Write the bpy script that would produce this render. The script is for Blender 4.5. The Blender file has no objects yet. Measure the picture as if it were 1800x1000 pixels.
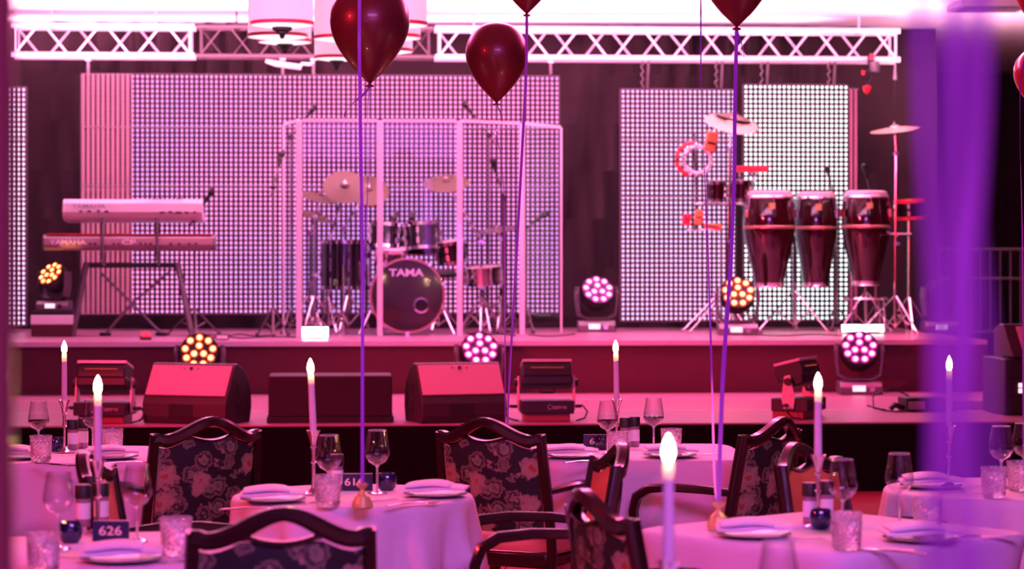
import bpy, math, random
from mathutils import Vector, Matrix, Euler
random.seed(7)
SC = bpy.context.scene
COL = SC.collection
R = math.radians
PI = math.pi

# ------------------------------------------------------------------ camera
F = 4250.0          # focal length in pixels of an 1800 px wide frame
EYE = 1.53          # camera height
HZ = 450.0          # pixel row of the horizon
cam = bpy.data.cameras.new('camera')
cam.sensor_width = 36.0
cam.lens = F / 1800 * 36
cam.shift_y = -(500 - HZ) / 1800.0
cam.clip_start = 0.05
cam.clip_end = 100
cam.dof.use_dof = True
cam.dof.focus_distance = 10.2
cam.dof.aperture_fstop = 3.8
cam.dof.aperture_blades = 0
camo = bpy.data.objects.new('camera', cam)
camo.location = (0, 0, EYE)
camo.rotation_euler = (R(90), 0, 0)
COL.objects.link(camo)
SC.camera = camo

# ------------------------------------------------------------------ world, exposure
w = bpy.data.worlds.new('world')
SC.world = w
w.use_nodes = True
bg = w.node_tree.nodes['Background']
bg.inputs[0].default_value = (0.78, 0.14, 0.60, 1)
bg.inputs[1].default_value = 0.45
SC.view_settings.view_transform = 'Standard'
SC.view_settings.look = 'None'
SC.view_settings.exposure = 0.0
SC.view_settings.gamma = 1.0
SC.view_settings.use_curve_mapping = False

# ------------------------------------------------------------------ lights of the room and added lamps
def area(name, loc, target, sx, sy, power, col, spread=180):
    l = bpy.data.lights.new(name, 'AREA')
    l.shape = 'RECTANGLE'
    l.size = sx
    l.size_y = sy
    l.energy = power
    l.color = col
    l.spread = R(spread)
    o = bpy.data.objects.new(name, l)
    o.location = loc
    d = Vector(target) - Vector(loc)
    o.rotation_euler = d.to_track_quat('-Z', 'Y').to_euler()
    COL.objects.link(o)
    return o

def spot(name, loc, target, power, col, angle=60, blend=0.6, rad=0.08):
    l = bpy.data.lights.new(name, 'SPOT')
    l.energy = power
    l.color = col
    l.spot_size = R(angle)
    l.spot_blend = blend
    l.shadow_soft_size = rad
    o = bpy.data.objects.new(name, l)
    o.location = loc
    d = Vector(target) - Vector(loc)
    o.rotation_euler = d.to_track_quat('-Z', 'Y').to_euler()
    COL.objects.link(o)
    return o

# pink ceiling wash: unseen lamps added in mid-air, facing up
area('ceiling_wash', (-0.5, 20.4, 2.75), (-0.5, 20.4, 3.74), 8.2, 0.9, 620, (1.0, 0.32, 0.60), 150)
area('ceiling_wash_rear', (-1.0, 22.25, 3.22), (-1.0, 22.2, 3.74), 7.6, 0.2, 105, (1.0, 0.36, 0.62), 100)
area('ceiling_wash_front', (-0.8, 14.5, 3.3), (-0.8, 15.5, 3.74), 7.0, 0.4, 60, (1.0, 0.34, 0.70), 150)
area('ceiling_wash_right', (4.2, 21.5, 2.9), (4.4, 22.0, 3.74), 1.6, 2.0, 45, (1.0, 0.42, 0.62), 150)
# violet strips added unseen behind the camera, for glass streaks and near ribbons
area('violet_strip_left', (-0.9, -0.9, 2.2), (0.3, 6.0, 1.0), 0.14, 1.3, 15, (0.66, 0.13, 1.0))
area('violet_strip_right', (1.5, -0.9, 2.2), (0.3, 6.0, 1.0), 0.14, 1.3, 15, (0.66, 0.13, 1.0))
o_ = area('violet_bar', (-1.75, -1.0, 1.42), (-0.9, 20.5, 1.3), 1.3, 0.14, 14, (0.60, 0.12, 1.0))  # added unseen bar, meant to reflect as a streak in the bass drum
o_.rotation_euler.rotate_axis('Z', R(10))
# pink wash on the stage decks from above
area('deck_wash', (0.3, 17.0, 3.62), (0.2, 17.2, 0.4), 6.5, 0.5, 140, (1.0, 0.06, 0.30), 110)
area('riser_wash', (0.3, 19.4, 3.62), (0.2, 19.7, 0.9), 8.0, 0.4, 75, (1.0, 0.10, 0.30), 90)
# red key from the left side of the room
spot('red_key', (-5.5, 9.5, 3.3), (0.0, 15.9, 0.6), 3600, (1.0, 0.03, 0.09), 42, 0.8, 0.15)
spot('red_key_tables', (-4.6, 5.8, 3.0), (0.9, 8.2, 0.8), 560, (1.0, 0.03, 0.05), 80, 0.9, 0.15)
spot('red_side_right', (3.4, 4.2, 2.9), (0.98, 7.7, 0.75), 170, (1.0, 0.10, 0.05), 13, 0.8, 0.1)  # spot added unseen from the right to redden one chair front
# pink stage spill on the tables
area('table_wash', (0.2, 12.4, 3.6), (0.2, 8.2, 0.7), 5.0, 0.6, 330, (1.0, 0.11, 0.36), 130)
# lilac house light from behind the camera
area('house_lilac', (0.6, 2.6, 3.4), (0.2, 8.2, 0.5), 3.0, 0.8, 92, (0.66, 0.17, 0.95), 120)
# violet spot that catches the front head of the bass drum
spot('violet_spot', (1.6, 14.0, 3.6), (-0.80, 20.5, 1.45), 700, (0.75, 0.2, 1.0), 5.5, 0.5, 0.05)

# ------------------------------------------------------------------ coordinates
TA = math.tan(R(4))
def at(px, py, D):
    """point seen at pixel (px, py) at distance D"""
    return Vector(((px - 900) / F * D, D, EYE + (HZ - py) / F * D))
def onz(px, py, z):
    """point at height z seen at pixel (px, py)"""
    D = (EYE - z) * F / (py - HZ)
    return Vector(((px - 900) / F * D, D, z))
def sd(px, D0):
    """distance, along the view, of the stage line D0 (the stage is turned 4 degrees)"""
    return D0 / (1 - (px - 900) / F * TA)
def st(px, py, D0):
    return at(px, py, sd(px, D0))
def stz(px, D0, z):
    D = sd(px, D0)
    return Vector(((px - 900) / F * D, D, z))
SY = R(4)

# ------------------------------------------------------------------ materials
MATS = {}
def nodes(m):
    m.use_nodes = True
    return m.node_tree.nodes, m.node_tree.links
def mat(name, col, rough=0.5, metal=0.0, noise=0.06, scale=40, bump=0.0, coat=0.0, spec=0.5, sheen=0.0):
    if name in MATS:
        return MATS[name]
    m = bpy.data.materials.new(name)
    n, l = nodes(m)
    b = n['Principled BSDF']
    tc = n.new('ShaderNodeTexCoord')
    nz = n.new('ShaderNodeTexNoise')
    nz.inputs['Scale'].default_value = scale
    nz.inputs['Detail'].default_value = 3
    l.new(tc.outputs['Object'], nz.inputs['Vector'])
    mx = n.new('ShaderNodeMixRGB')
    mx.inputs[1].default_value = (*[c * (1 - noise) for c in col], 1)
    mx.inputs[2].default_value = (*[min(1, c * (1 + noise)) for c in col], 1)
    l.new(nz.outputs['Fac'], mx.inputs[0])
    l.new(mx.outputs[0], b.inputs['Base Color'])
    b.inputs['Roughness'].default_value = rough
    b.inputs['Metallic'].default_value = metal
    b.inputs['Coat Weight'].default_value = coat
    b.inputs['Specular IOR Level'].default_value = spec
    b.inputs['Sheen Weight'].default_value = sheen
    if bump:
        bp = n.new('ShaderNodeBump')
        bp.inputs['Strength'].default_value = bump
        bp.inputs['Distance'].default_value = 0.01
        l.new(nz.outputs['Fac'], bp.inputs['Height'])
        l.new(bp.outputs[0], b.inputs['Normal'])
    MATS[name] = m
    return m
def emit(name, col, strength):
    if name in MATS:
        return MATS[name]
    m = bpy.data.materials.new(name)
    n, l = nodes(m)
    b = n['Principled BSDF']
    b.inputs['Base Color'].default_value = (*[c * 0.5 for c in col], 1)
    b.inputs['Emission Color'].default_value = (*col, 1)
    b.inputs['Emission Strength'].default_value = strength
    MATS[name] = m
    return m
def thin_clear(name, col=(1, 1, 1), refl=0.12, rough=0.0, edge=0.5):
    """thin clear acrylic or glass wall: lets the view through and reflects more at grazing angles"""
    if name in MATS:
        return MATS[name]
    m = bpy.data.materials.new(name)
    n, l = nodes(m)
    n.remove(n['Principled BSDF'])
    out = [x for x in n if x.type == 'OUTPUT_MATERIAL'][0]
    tr = n.new('ShaderNodeBsdfTransparent')
    tr.inputs[0].default_value = (*col, 1)
    gl = n.new('ShaderNodeBsdfGlossy')
    gl.inputs['Roughness'].default_value = rough
    lw = n.new('ShaderNodeLayerWeight')
    lw.inputs[0].default_value = edge
    mr = n.new('ShaderNodeMapRange')
    mr.inputs['To Min'].default_value = refl * 0.3
    mr.inputs['To Max'].default_value = min(1, refl * 5)
    l.new(lw.outputs['Facing'], mr.inputs['Value'])
    mx = n.new('ShaderNodeMixShader')
    l.new(mr.outputs[0], mx.inputs[0])
    l.new(tr.outputs[0], mx.inputs[1])
    l.new(gl.outputs[0], mx.inputs[2])
    l.new(mx.outputs[0], out.inputs[0])
    MATS[name] = m
    return m

def led_mat(name, pitch, cA, cB, strength, x0=-99.0, redk=0.9):
    """LED curtain: grey slat that carries one round light per pitch; slats left of x0 are unlit"""
    m = bpy.data.materials.new(name)
    n, l = nodes(m)
    b = n['Principled BSDF']
    b.inputs['Base Color'].default_value = (0.085, 0.02, 0.05, 1)
    b.inputs['Roughness'].default_value = 0.5
    tc = n.new('ShaderNodeTexCoord')
    sp = n.new('ShaderNodeSeparateXYZ')
    l.new(tc.outputs['Object'], sp.inputs[0])
    def M(op, a, bb=None, c=None):
        k = n.new('ShaderNodeMath')
        k.operation = op
        for i, v in enumerate((a, bb, c)):
            if v is None:
                continue
            if isinstance(v, (int, float)):
                k.inputs[i].default_value = v
            else:
                l.new(v, k.inputs[i])
        return k.outputs[0]
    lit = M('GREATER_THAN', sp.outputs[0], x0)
    mb_ = n.new('ShaderNodeMixRGB')          # paler base on unlit slats paints in the pink light they reflect
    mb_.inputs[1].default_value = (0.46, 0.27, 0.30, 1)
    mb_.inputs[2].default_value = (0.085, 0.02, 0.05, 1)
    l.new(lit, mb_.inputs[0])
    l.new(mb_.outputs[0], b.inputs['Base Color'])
    def cell(o):
        return M('SUBTRACT', M('FRACT', M('DIVIDE', o, pitch)), 0.5)
    cx, cz = cell(sp.outputs[0]), cell(sp.outputs[2])
    d = M('SQRT', M('ADD', M('MULTIPLY', cx, cx), M('MULTIPLY', cz, cz)))
    dot = M('LESS_THAN', d, 0.28)
    nz = n.new('ShaderNodeTexNoise')
    nz.inputs['Scale'].default_value = 0.7
    nz.inputs['Detail'].default_value = 1
    l.new(tc.outputs['Object'], nz.inputs['Vector'])
    rp = n.new('ShaderNodeValToRGB')
    rp.color_ramp.elements[0].position = 0.35
    rp.color_ramp.elements[1].position = 0.65
    rp.color_ramp.elements[0].color = (*cA, 1)
    rp.color_ramp.elements[1].color = (*cB, 1)
    l.new(nz.outputs['Fac'], rp.inputs[0])
    # a weak red diode sits between the white ones
    cz2 = M('SUBTRACT', M('FRACT', M('ADD', M('DIVIDE', sp.outputs[2], pitch), 0.5)), 0.5)
    d2 = M('SQRT', M('ADD', M('MULTIPLY', cx, cx), M('MULTIPLY', cz2, cz2)))
    red = M('LESS_THAN', d2, 0.17)
    mc = n.new('ShaderNodeMixRGB')
    l.new(red, mc.inputs[0])
    l.new(rp.outputs[0], mc.inputs[1])
    mc.inputs[2].default_value = (0.9, 0.04, 0.12, 1)
    l.new(mc.outputs[0], b.inputs['Emission Color'])
    on = M('ADD', M('MULTIPLY', dot, strength), M('MULTIPLY', red, redk))
    l.new(M('MULTIPLY', on, lit), b.inputs['Emission Strength'])
    return m

def floral(name):
    """dark cloth printed with large pale and rust flowers and grey-green leaves"""
    m = bpy.data.materials.new(name)
    n, l = nodes(m)
    b = n['Principled BSDF']
    b.inputs['Roughness'].default_value = 0.75
    tc = n.new('ShaderNodeTexCoord')
    nz = n.new('ShaderNodeTexNoise')
    nz.inputs['Scale'].default_value = 9
    l.new(tc.outputs['Object'], nz.inputs['Vector'])
    dist = n.new('ShaderNodeMixRGB')
    dist.inputs[0].default_value = 0.10
    l.new(tc.outputs['Object'], dist.inputs[1])
    l.new(nz.outputs['Color'], dist.inputs[2])
    def layer(scale, thr, petals, ramp, src):
        v = n.new('ShaderNodeTexVoronoi')
        v.inputs['Scale'].default_value = scale
        l.new(src, v.inputs['Vector'])
        r = n.new('ShaderNodeValToRGB')
        cr = r.color_ramp
        cr.interpolation = 'EASE'
        cr.elements[0].position = ramp[0][0]
        cr.elements[0].color = ramp[0][1]
        cr.elements[1].position = ramp[-1][0]
        cr.elements[1].color = ramp[-1][1]
        for p, c in ramp[1:-1]:
            e = cr.elements.new(p)
            e.color = c
        w_ = n.new('ShaderNodeTexNoise')
        w_.inputs['Scale'].default_value = petals
        w_.inputs['Detail'].default_value = 4
        l.new(tc.outputs['Object'], w_.inputs['Vector'])
        ad = n.new('ShaderNodeMath')
        ad.operation = 'MULTIPLY_ADD'
        ad.inputs[1].default_value = 0.5
        l.new(w_.outputs['Fac'], ad.inputs[0])
        l.new(v.outputs['Distance'], ad.inputs[2])
        l.new(ad.outputs[0], r.inputs[0])
        return r
    dk = (0.010, 0.009, 0.009, 1)
    pale = (0.36, 0.24, 0.16, 1)
    rust = (0.32, 0.08, 0.02, 1)
    leaf = (0.11, 0.12, 0.06, 1)
    A = layer(8, 0, 42, [(0.32, rust), (0.39, pale), (0.56, (0.30, 0.20, 0.13, 1)), (0.61, (0.10, 0.07, 0.05, 1)), (0.64, (0, 0, 0, 1))], dist.outputs[0])
    B = layer(13, 0, 55, [(0.30, leaf), (0.47, (0.22, 0.18, 0.11, 1)), (0.56, dk), (0.64, (0.13, 0.10, 0.06, 1)), (0.72, (0.16, 0.12, 0.08, 1)), (0.76, dk)], tc.outputs['Object'])
    mx = n.new('ShaderNodeMixRGB')
    mx.blend_type = 'LIGHTEN'
    mx.inputs[0].default_value = 1
    l.new(A.outputs[0], mx.inputs[1])
    l.new(B.outputs[0], mx.inputs[2])
    l.new(mx.outputs[0], b.inputs['Base Color'])
    return m

M_ = dict(
    black=mat('black_plastic', (0.011, 0.009, 0.011), 0.5),
    matte=mat('black_matte', (0.012, 0.010, 0.012), 0.8),
    drape=mat('black_drape', (0.040, 0.016, 0.022), 0.95, bump=0.2, scale=90),
    skirt=mat('black_skirt', (0.004, 0.003, 0.004), 0.95, bump=0.2, scale=90, spec=0.1),
    fascia=mat('fascia_cloth', (0.085, 0.016, 0.03), 0.85, noise=0.15, scale=6),
    deck=mat('deck_lino', (0.33, 0.145, 0.22), 0.32, noise=0.12, scale=5),
    edge=mat('deck_edge', (0.60, 0.50, 0.52), 0.35, 0.3),
    steel=mat('truss_white', (0.88, 0.82, 0.84), 0.35, 0.2),
    alu=mat('truss_alu', (0.13, 0.09, 0.10), 0.45, 0.3),
    chrome=mat('chrome', (0.85, 0.80, 0.82), 0.12, 1.0),
    grey=mat('dark_grey_metal', (0.16, 0.13, 0.15), 0.4, 0.5),
    midgrey=mat('mid_grey', (0.32, 0.28, 0.30), 0.4, 0.3),
    white=mat('white_plastic', (0.80, 0.76, 0.77), 0.35),
    cloth=mat('white_linen', (0.74, 0.68, 0.74), 0.85, noise=0.04, scale=60, bump=0.08),
    napkin=mat('napkin_linen', (0.84, 0.80, 0.84), 0.85, noise=0.04, scale=80, bump=0.15),
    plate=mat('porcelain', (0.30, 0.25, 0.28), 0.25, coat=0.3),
    wood=mat('dark_mahogany', (0.020, 0.006, 0.006), 0.26, coat=0.25),
    plain=mat('rust_upholstery', (0.55, 0.13, 0.07), 0.6, noise=0.15, scale=14),
    seat=mat('seat_upholstery', (0.40, 0.09, 0.06), 0.65, noise=0.15, scale=14),
    wax=mat('candle_wax', (0.72, 0.62, 0.68), 0.45),
    silver=mat('silver', (0.80, 0.75, 0.78), 0.15, 1.0),
    navy=mat('navy_card', (0.012, 0.012, 0.06), 0.4),
    votive=mat('blue_glass', (0.008, 0.012, 0.05), 0.06, coat=1.0),
    gold=mat('gold_foil', (0.80, 0.66, 0.25), 0.35, 0.45),
    paper=mat('paper_label', (0.80, 0.78, 0.82), 0.6),
    balloon=mat('maroon_latex', (0.15, 0.022, 0.024), 0.36, 0.25, coat=0.25, noise=0.03, scale=5),
    ballred=mat('red_latex', (0.45, 0.02, 0.03), 0.25, coat=0.5),
    ribbon=mat('purple_ribbon', (0.34, 0.08, 0.70), 0.45, 0.0),
    bronze=mat('cymbal_bronze', (0.10, 0.075, 0.04), 0.45, 0.25, scale=12),
    palecym=mat('cymbal_pale', (0.42, 0.38, 0.24), 0.4, 0.5),
    conga=mat('wine_lacquer', (0.024, 0.002, 0.005), 0.08, coat=1.0),
    skin=mat('drum_skin', (0.62, 0.52, 0.50), 0.6),
    drumblk=mat('black_lacquer', (0.012, 0.010, 0.014), 0.10, coat=1.0),
    drumhead=mat('dark_drum_head', (0.040, 0.018, 0.026), 0.10, coat=0.8),
    hoop=mat('copper_hoop', (0.55, 0.26, 0.20), 0.25, 0.6),
    redp=mat('red_light_strip', (0.75, 0.03, 0.05), 0.35),
    orange=mat('orange_block', (0.85, 0.22, 0.08), 0.4),
    shade=emit('lamp_shade', (1.0, 0.50, 0.70), 0.85),
    diff=emit('lamp_diffuser', (1.0, 0.80, 0.88), 1.3),
    trim=mat('red_trim', (0.55, 0.02, 0.06), 0.5),
    wine=mat('red_wine', (0.05, 0.004, 0.010), 0.05, coat=1.0),
    glass=thin_clear('wine_glass', (0.96, 0.95, 0.97), 0.13),
    acryl=thin_clear('acrylic', (0.95, 0.93, 0.97), 0.014, 0.0),
    acryledge=mat('acrylic_edge', (0.92, 0.80, 0.90), 0.35),
    lacquer=mat('polished_post', (0.62, 0.25, 0.25), 0.3, coat=0.8),
    carpet=mat('red_carpet', (0.30, 0.03, 0.05), 0.95, noise=0.4, scale=30),
    ceil=mat('ceiling_plaster', (0.85, 0.82, 0.84), 0.9, noise=0.02, scale=4),
    wall=mat('dark_wall', (0.05, 0.035, 0.045), 0.9),
    ledor=emit('led_orange', (1.0, 0.52, 0.16), 5.0),
    rimor=emit('led_orange_rim', (1.0, 0.10, 0.02), 1.6),
    rimpk=emit('led_pink_rim', (1.0, 0.04, 0.50), 1.5),
    ledpk=emit('led_pink', (1.0, 0.42, 0.90), 3.5),
    ledwh=emit('led_white', (0.85, 1.0, 0.95), 6.0),
    ledgn=emit('led_green', (0.2, 1.0, 0.3), 6.0),
    ledrd=emit('led_red_small', (1.0, 0.12, 0.05), .5),
    flame=emit('flame', (1.0, 0.68, 0.40), 32.0),
    screen=emit('small_display', (1.0, 0.75, 0.85), 1.2),
)
M_['floral'] = floral('floral_cloth')

# crystal tumbler glass: refraction with facets
mt = bpy.data.materials.new('crystal')
n_, l_ = nodes(mt)
bb_ = n_['Principled BSDF']
bb_.inputs['Base Color'].default_value = (1.0, 0.97, 1.0, 1)
bb_.inputs['Roughness'].default_value = 0.03
bb_.inputs['IOR'].default_value = 1.5
bb_.inputs['Transmission Weight'].default_value = 0.90
tc_ = n_.new('ShaderNodeTexCoord')
vo_ = n_.new('ShaderNodeTexVoronoi')
vo_.inputs['Scale'].default_value = 110
l_.new(tc_.outputs['Object'], vo_.inputs['Vector'])
bp_ = n_.new('ShaderNodeBump')
bp_.inputs['Strength'].default_value = 0.5
bp_.inputs['Distance'].default_value = 0.003
l_.new(vo_.outputs['Distance'], bp_.inputs['Height'])
l_.new(bp_.outputs[0], bb_.inputs['Normal'])
M_['crystal'] = mt

# thin translucent wax around the flame's cup
mt = bpy.data.materials.new('thin_wax')
n_, l_ = nodes(mt)
n_.remove(n_['Principled BSDF'])
o_ = [x for x in n_ if x.type == 'OUTPUT_MATERIAL'][0]
t1_ = n_.new('ShaderNodeBsdfTranslucent')
t1_.inputs[0].default_value = (0.9, 0.8, 0.7, 1)
t2_ = n_.new('ShaderNodeBsdfDiffuse')
t2_.inputs[0].default_value = (0.72, 0.62, 0.68, 1)
t3_ = n_.new('ShaderNodeMixShader')
l_.new(t1_.outputs[0], t3_.inputs[1])
l_.new(t2_.outputs[0], t3_.inputs[2])
l_.new(t3_.outputs[0], o_.inputs[0])
M_['tip'] = mt
# candle wax lets the flame's light glow through: subsurface
MATS['candle_wax'].node_tree.nodes['Principled BSDF'].inputs['Subsurface Weight'].default_value = 0.8
MATS['candle_wax'].node_tree.nodes['Principled BSDF'].inputs['Subsurface Radius'].default_value = (0.06, 0.03, 0.015)

# ------------------------------------------------------------------ mesh builder
def frame(t, up=Vector((0, 0, 1))):
    t = t.normalized()
    if abs(t.dot(up)) > 0.98:
        up = Vector((0, 1, 0))
    a = t.cross(up).normalized()
    b = a.cross(t).normalized()
    return a, b

class MB:
    def __init__(s):
        s.v = []
        s.f = []
    def add(s, vs, fs):
        o = len(s.v)
        s.v += [Vector(p) for p in vs]
        s.f += [tuple(o + i for i in f) for f in fs]
        return s
    def box(s, c, d, rot=None):
        c = Vector(c)
        vs = []
        for x in (-.5, .5):
            for y in (-.5, .5):
                for z in (-.5, .5):
                    p = Vector((x * d[0], y * d[1], z * d[2]))
                    if rot is not None:
                        p = rot @ p
                    vs.append(c + p)
        return s.add(vs, [(0, 1, 3, 2), (4, 6, 7, 5), (0, 4, 5, 1), (2, 3, 7, 6), (0, 2, 6, 4), (1, 5, 7, 3)])
    def tube(s, pts, r, n=8, cap=True, closed=False):
        pts = [Vector(p) for p in pts]
        rs = r if isinstance(r, (list, tuple)) else [r] * len(pts)
        m = len(pts)
        vs = []
        for i, p in enumerate(pts):
            if closed:
                t = pts[(i + 1) % m] - pts[i - 1]
            else:
                t = pts[min(i + 1, m - 1)] - pts[max(i - 1, 0)]
            a, b = frame(t)
            for k in range(n):
                q = 2 * PI * k / n
                vs.append(p + (a * math.cos(q) + b * math.sin(q)) * rs[i])
        fs = []
        for i in range(m if closed else m - 1):
            j = (i + 1) % m
            for k in range(n):
                fs.append((i * n + k, i * n + (k + 1) % n, j * n + (k + 1) % n, j * n + k))
        if cap and not closed:
            fs.append(tuple(range(n))[::-1])
            fs.append(tuple((m - 1) * n + k for k in range(n)))
        return s.add(vs, fs)
    def sweep(s, pts, wd, ht, side=None):
        """rectangular bar with rounded feel along pts; side gives the width direction"""
        pts = [Vector(p) for p in pts]
        m = len(pts)
        ws = wd if isinstance(wd, (list, tuple)) else [wd] * m
        hs = ht if isinstance(ht, (list, tuple)) else [ht] * m
        vs = []
        n = 8
        for i, p in enumerate(pts):
            t = (pts[min(i + 1, m - 1)] - pts[max(i - 1, 0)]).normalized()
            if side is None:
                a, b = frame(t)
            else:
                sv = side[i] if isinstance(side, list) else side
                b = t.cross(Vector(sv)).normalized()
                a = b.cross(t).normalized()
            for (u, v) in ((1, .5), (.6, 1), (-.6, 1), (-1, .5), (-1, -.5), (-.6, -1), (.6, -1), (1, -.5)):
                vs.append(p + a * u * ws[i] / 2 + b * v * hs[i] / 2)
        fs = []
        for i in range(m - 1):
            for k in range(n):
                fs.append((i * n + k, i * n + (k + 1) % n, (i + 1) * n + (k + 1) % n, (i + 1) * n + k))
        fs.append(tuple(range(n))[::-1])
        fs.append(tuple((m - 1) * n + k for k in range(n)))
        return s.add(vs, fs)
    def lathe(s, prof, c=(0, 0, 0), n=24, ax=None, sc=None):
        """profile of (radius, height); ax turns the Z axis of the lathe"""
        c = Vector(c)
        vs = []
        fs = []
        for (r, z) in prof:
            for k in range(n):
                q = 2 * PI * k / n
                p = Vector((r * math.cos(q), r * math.sin(q), z))
                if sc:
                    p = Vector((p.x * sc[0], p.y * sc[1], p.z * sc[2]))
                if ax is not None:
                    p = ax @ p
                vs.append(c + p)
        for i in range(len(prof) - 1):
            for k in range(n):
                fs.append((i * n + k, i * n + (k + 1) % n, (i + 1) * n + (k + 1) % n, (i + 1) * n + k))
        if prof[0][0] > 1e-6:
            pass
        return s.add(vs, fs)
    def disc(s, c, r, n=24, ax=None, t=0.004):
        return s.lathe([(0.0001, 0), (r, 0), (r, t), (0.0001, t)], c, n, ax)
    def prism(s, poly, x0, x1, M=None):
        """polygon in (y, z) extruded along x"""
        m = len(poly)
        vs = [Vector((x0, y, z)) for y, z in poly] + [Vector((x1, y, z)) for y, z in poly]
        if M is not None:
            vs = [M @ p for p in vs]
        fs = [tuple(range(m))[::-1], tuple(range(m, 2 * m))]
        for i in range(m):
            j = (i + 1) % m
            fs.append((i, j, m + j, m + i))
        return s.add(vs, fs)
    def grid(s, g):
        a, b = len(g), len(g[0])
        vs = [p for row in g for p in row]
        fs = [(i * b + j, i * b + j + 1, (i + 1) * b + j + 1, (i + 1) * b + j) for i in range(a - 1) for j in range(b - 1)]
        return s.add(vs, fs)
    def slab(s, g, off):
        """closed slab between a grid of points and the same grid moved by off(i,j)"""
        a, b = len(g), len(g[0])
        h = [[Vector(g[i][j]) + Vector(off(i, j)) for j in range(b)] for i in range(a)]
        vs = [p for row in g for p in row] + [p for row in h for p in row]
        N = a * b
        fs = []
        for i in range(a - 1):
            for j in range(b - 1):
                q = (i * b + j, i * b + j + 1, (i + 1) * b + j + 1, (i + 1) * b + j)
                fs.append(q)
                fs.append(tuple(N + k for k in q[::-1]))
        ring = [j for j in range(b)] + [i * b + b - 1 for i in range(1, a)] + [(a - 1) * b + j for j in range(b - 2, -1, -1)] + [i * b for i in range(a - 2, 0, -1)]
        for k in range(len(ring)):
            p, q = ring[k], ring[(k + 1) % len(ring)]
            fs.append((q, p, N + p, N + q))
        return s.add(vs, fs)
    def build(s, name, material, parent=None, world=False, smooth=True, bevel=0, solid=0, sub=0, auto=35):
        vs = s.v
        if world and parent is not None:
            r = parent
            while r.parent is not None:
                r = r.parent
            Mi = (Matrix.Translation(r.location) @ r.rotation_euler.to_matrix().to_4x4()).inverted()
            vs = [Mi @ p for p in vs]
        me = bpy.data.meshes.new(name)
        me.from_pydata([tuple(p) for p in vs], [], s.f)
        me.validate()
        me.update()
        import bmesh
        bm = bmesh.new()
        bm.from_mesh(me)
        bmesh.ops.recalc_face_normals(bm, faces=bm.faces)
        for e in bm.edges:
            if len(e.link_faces) == 2:
                e.smooth = e.calc_face_angle(0) < R(auto)
        for f in bm.faces:
            f.smooth = smooth
        bm.to_mesh(me)
        bm.free()
        me.materials.append(material)
        o = bpy.data.objects.new(name, me)
        COL.objects.link(o)
        if parent is not None:
            o.parent = parent
        if solid:
            k = o.modifiers.new('s', 'SOLIDIFY')
            k.thickness = solid
            k.offset = 0
        if bevel:
            k = o.modifiers.new('b', 'BEVEL')
            k.width = bevel
            k.segments = 2
            k.limit_method = 'ANGLE'
        if sub:
            k = o.modifiers.new('u', 'SUBSURF')
            k.levels = k.render_levels = sub
        return o

def thing(name, label, cat, loc=(0, 0, 0), rotz=0.0, group=None):
    o = bpy.data.objects.new(name, None)
    o.empty_display_size = 0.1
    o.location = loc
    o.rotation_euler = (0, 0, rotz)
    COL.objects.link(o)
    return tag(o, label, cat, group)
def tag(o, label=None, cat=None, group=None, kind=None):
    if label: o['label'] = label
    if cat: o['category'] = cat
    if group: o['group'] = group
    if kind: o['kind'] = kind
    return o
def dup(root, loc, rotz, label, group=None):
    r = root.copy()
    COL.objects.link(r)
    r.location = loc
    r.rotation_euler = (0, 0, rotz)
    r['label'] = label
    if group: r['group'] = group
    for ch in list(root.children):
        c = ch.copy()
        COL.objects.link(c)
        c.parent = r
        for g in ch.children:
            d = g.copy()
            COL.objects.link(d)
            d.parent = c
    return r
def text(name, s, size, material, parent, loc, rot, ext=0.001, bold=0.0, sx=1.0):
    cu = bpy.data.curves.new(name, 'FONT')
    cu.body = s
    cu.size = size
    cu.extrude = ext
    cu.offset = bold
    cu.align_x = 'CENTER'
    cu.align_y = 'CENTER'
    tmp = bpy.data.objects.new(name, cu)
    COL.objects.link(tmp)
    bpy.context.view_layer.update()
    me = bpy.data.meshes.new_from_object(tmp)
    bpy.data.objects.remove(tmp)
    Mx = Matrix.Translation(loc) @ rot.to_matrix().to_4x4() @ Matrix.Diagonal((sx, 1, 1, 1))
    me.transform(Mx)
    me.materials.clear()
    me.materials.append(material)
    o = bpy.data.objects.new(name, me)
    COL.objects.link(o)
    o.parent = parent
    return o
FRONT = Euler((R(90), 0, 0))

# ================================================================== SETTING
tag(MB().box((0, 14, -0.05), (22, 40, 0.1)).build('floor', M_['carpet'], smooth=False), kind='structure')
tag(MB().box((0, 14, 3.76), (22, 40, 0.1)).build('ceiling', M_['ceil'], smooth=False), kind='structure')
tag(MB().box((-7.5, 14, 1.86), (0.1, 40, 3.7)).build('wall_left', M_['wall'], smooth=False), kind='structure')
tag(MB().box((8.6, 14, 1.86), (0.1, 40, 3.7)).build('wall_right', M_['wall'], smooth=False), kind='structure')
tag(MB().box((0, 29.6, 1.86), (22, 0.1, 3.7)).build('wall_back', M_['wall'], smooth=False), kind='structure')

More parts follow.
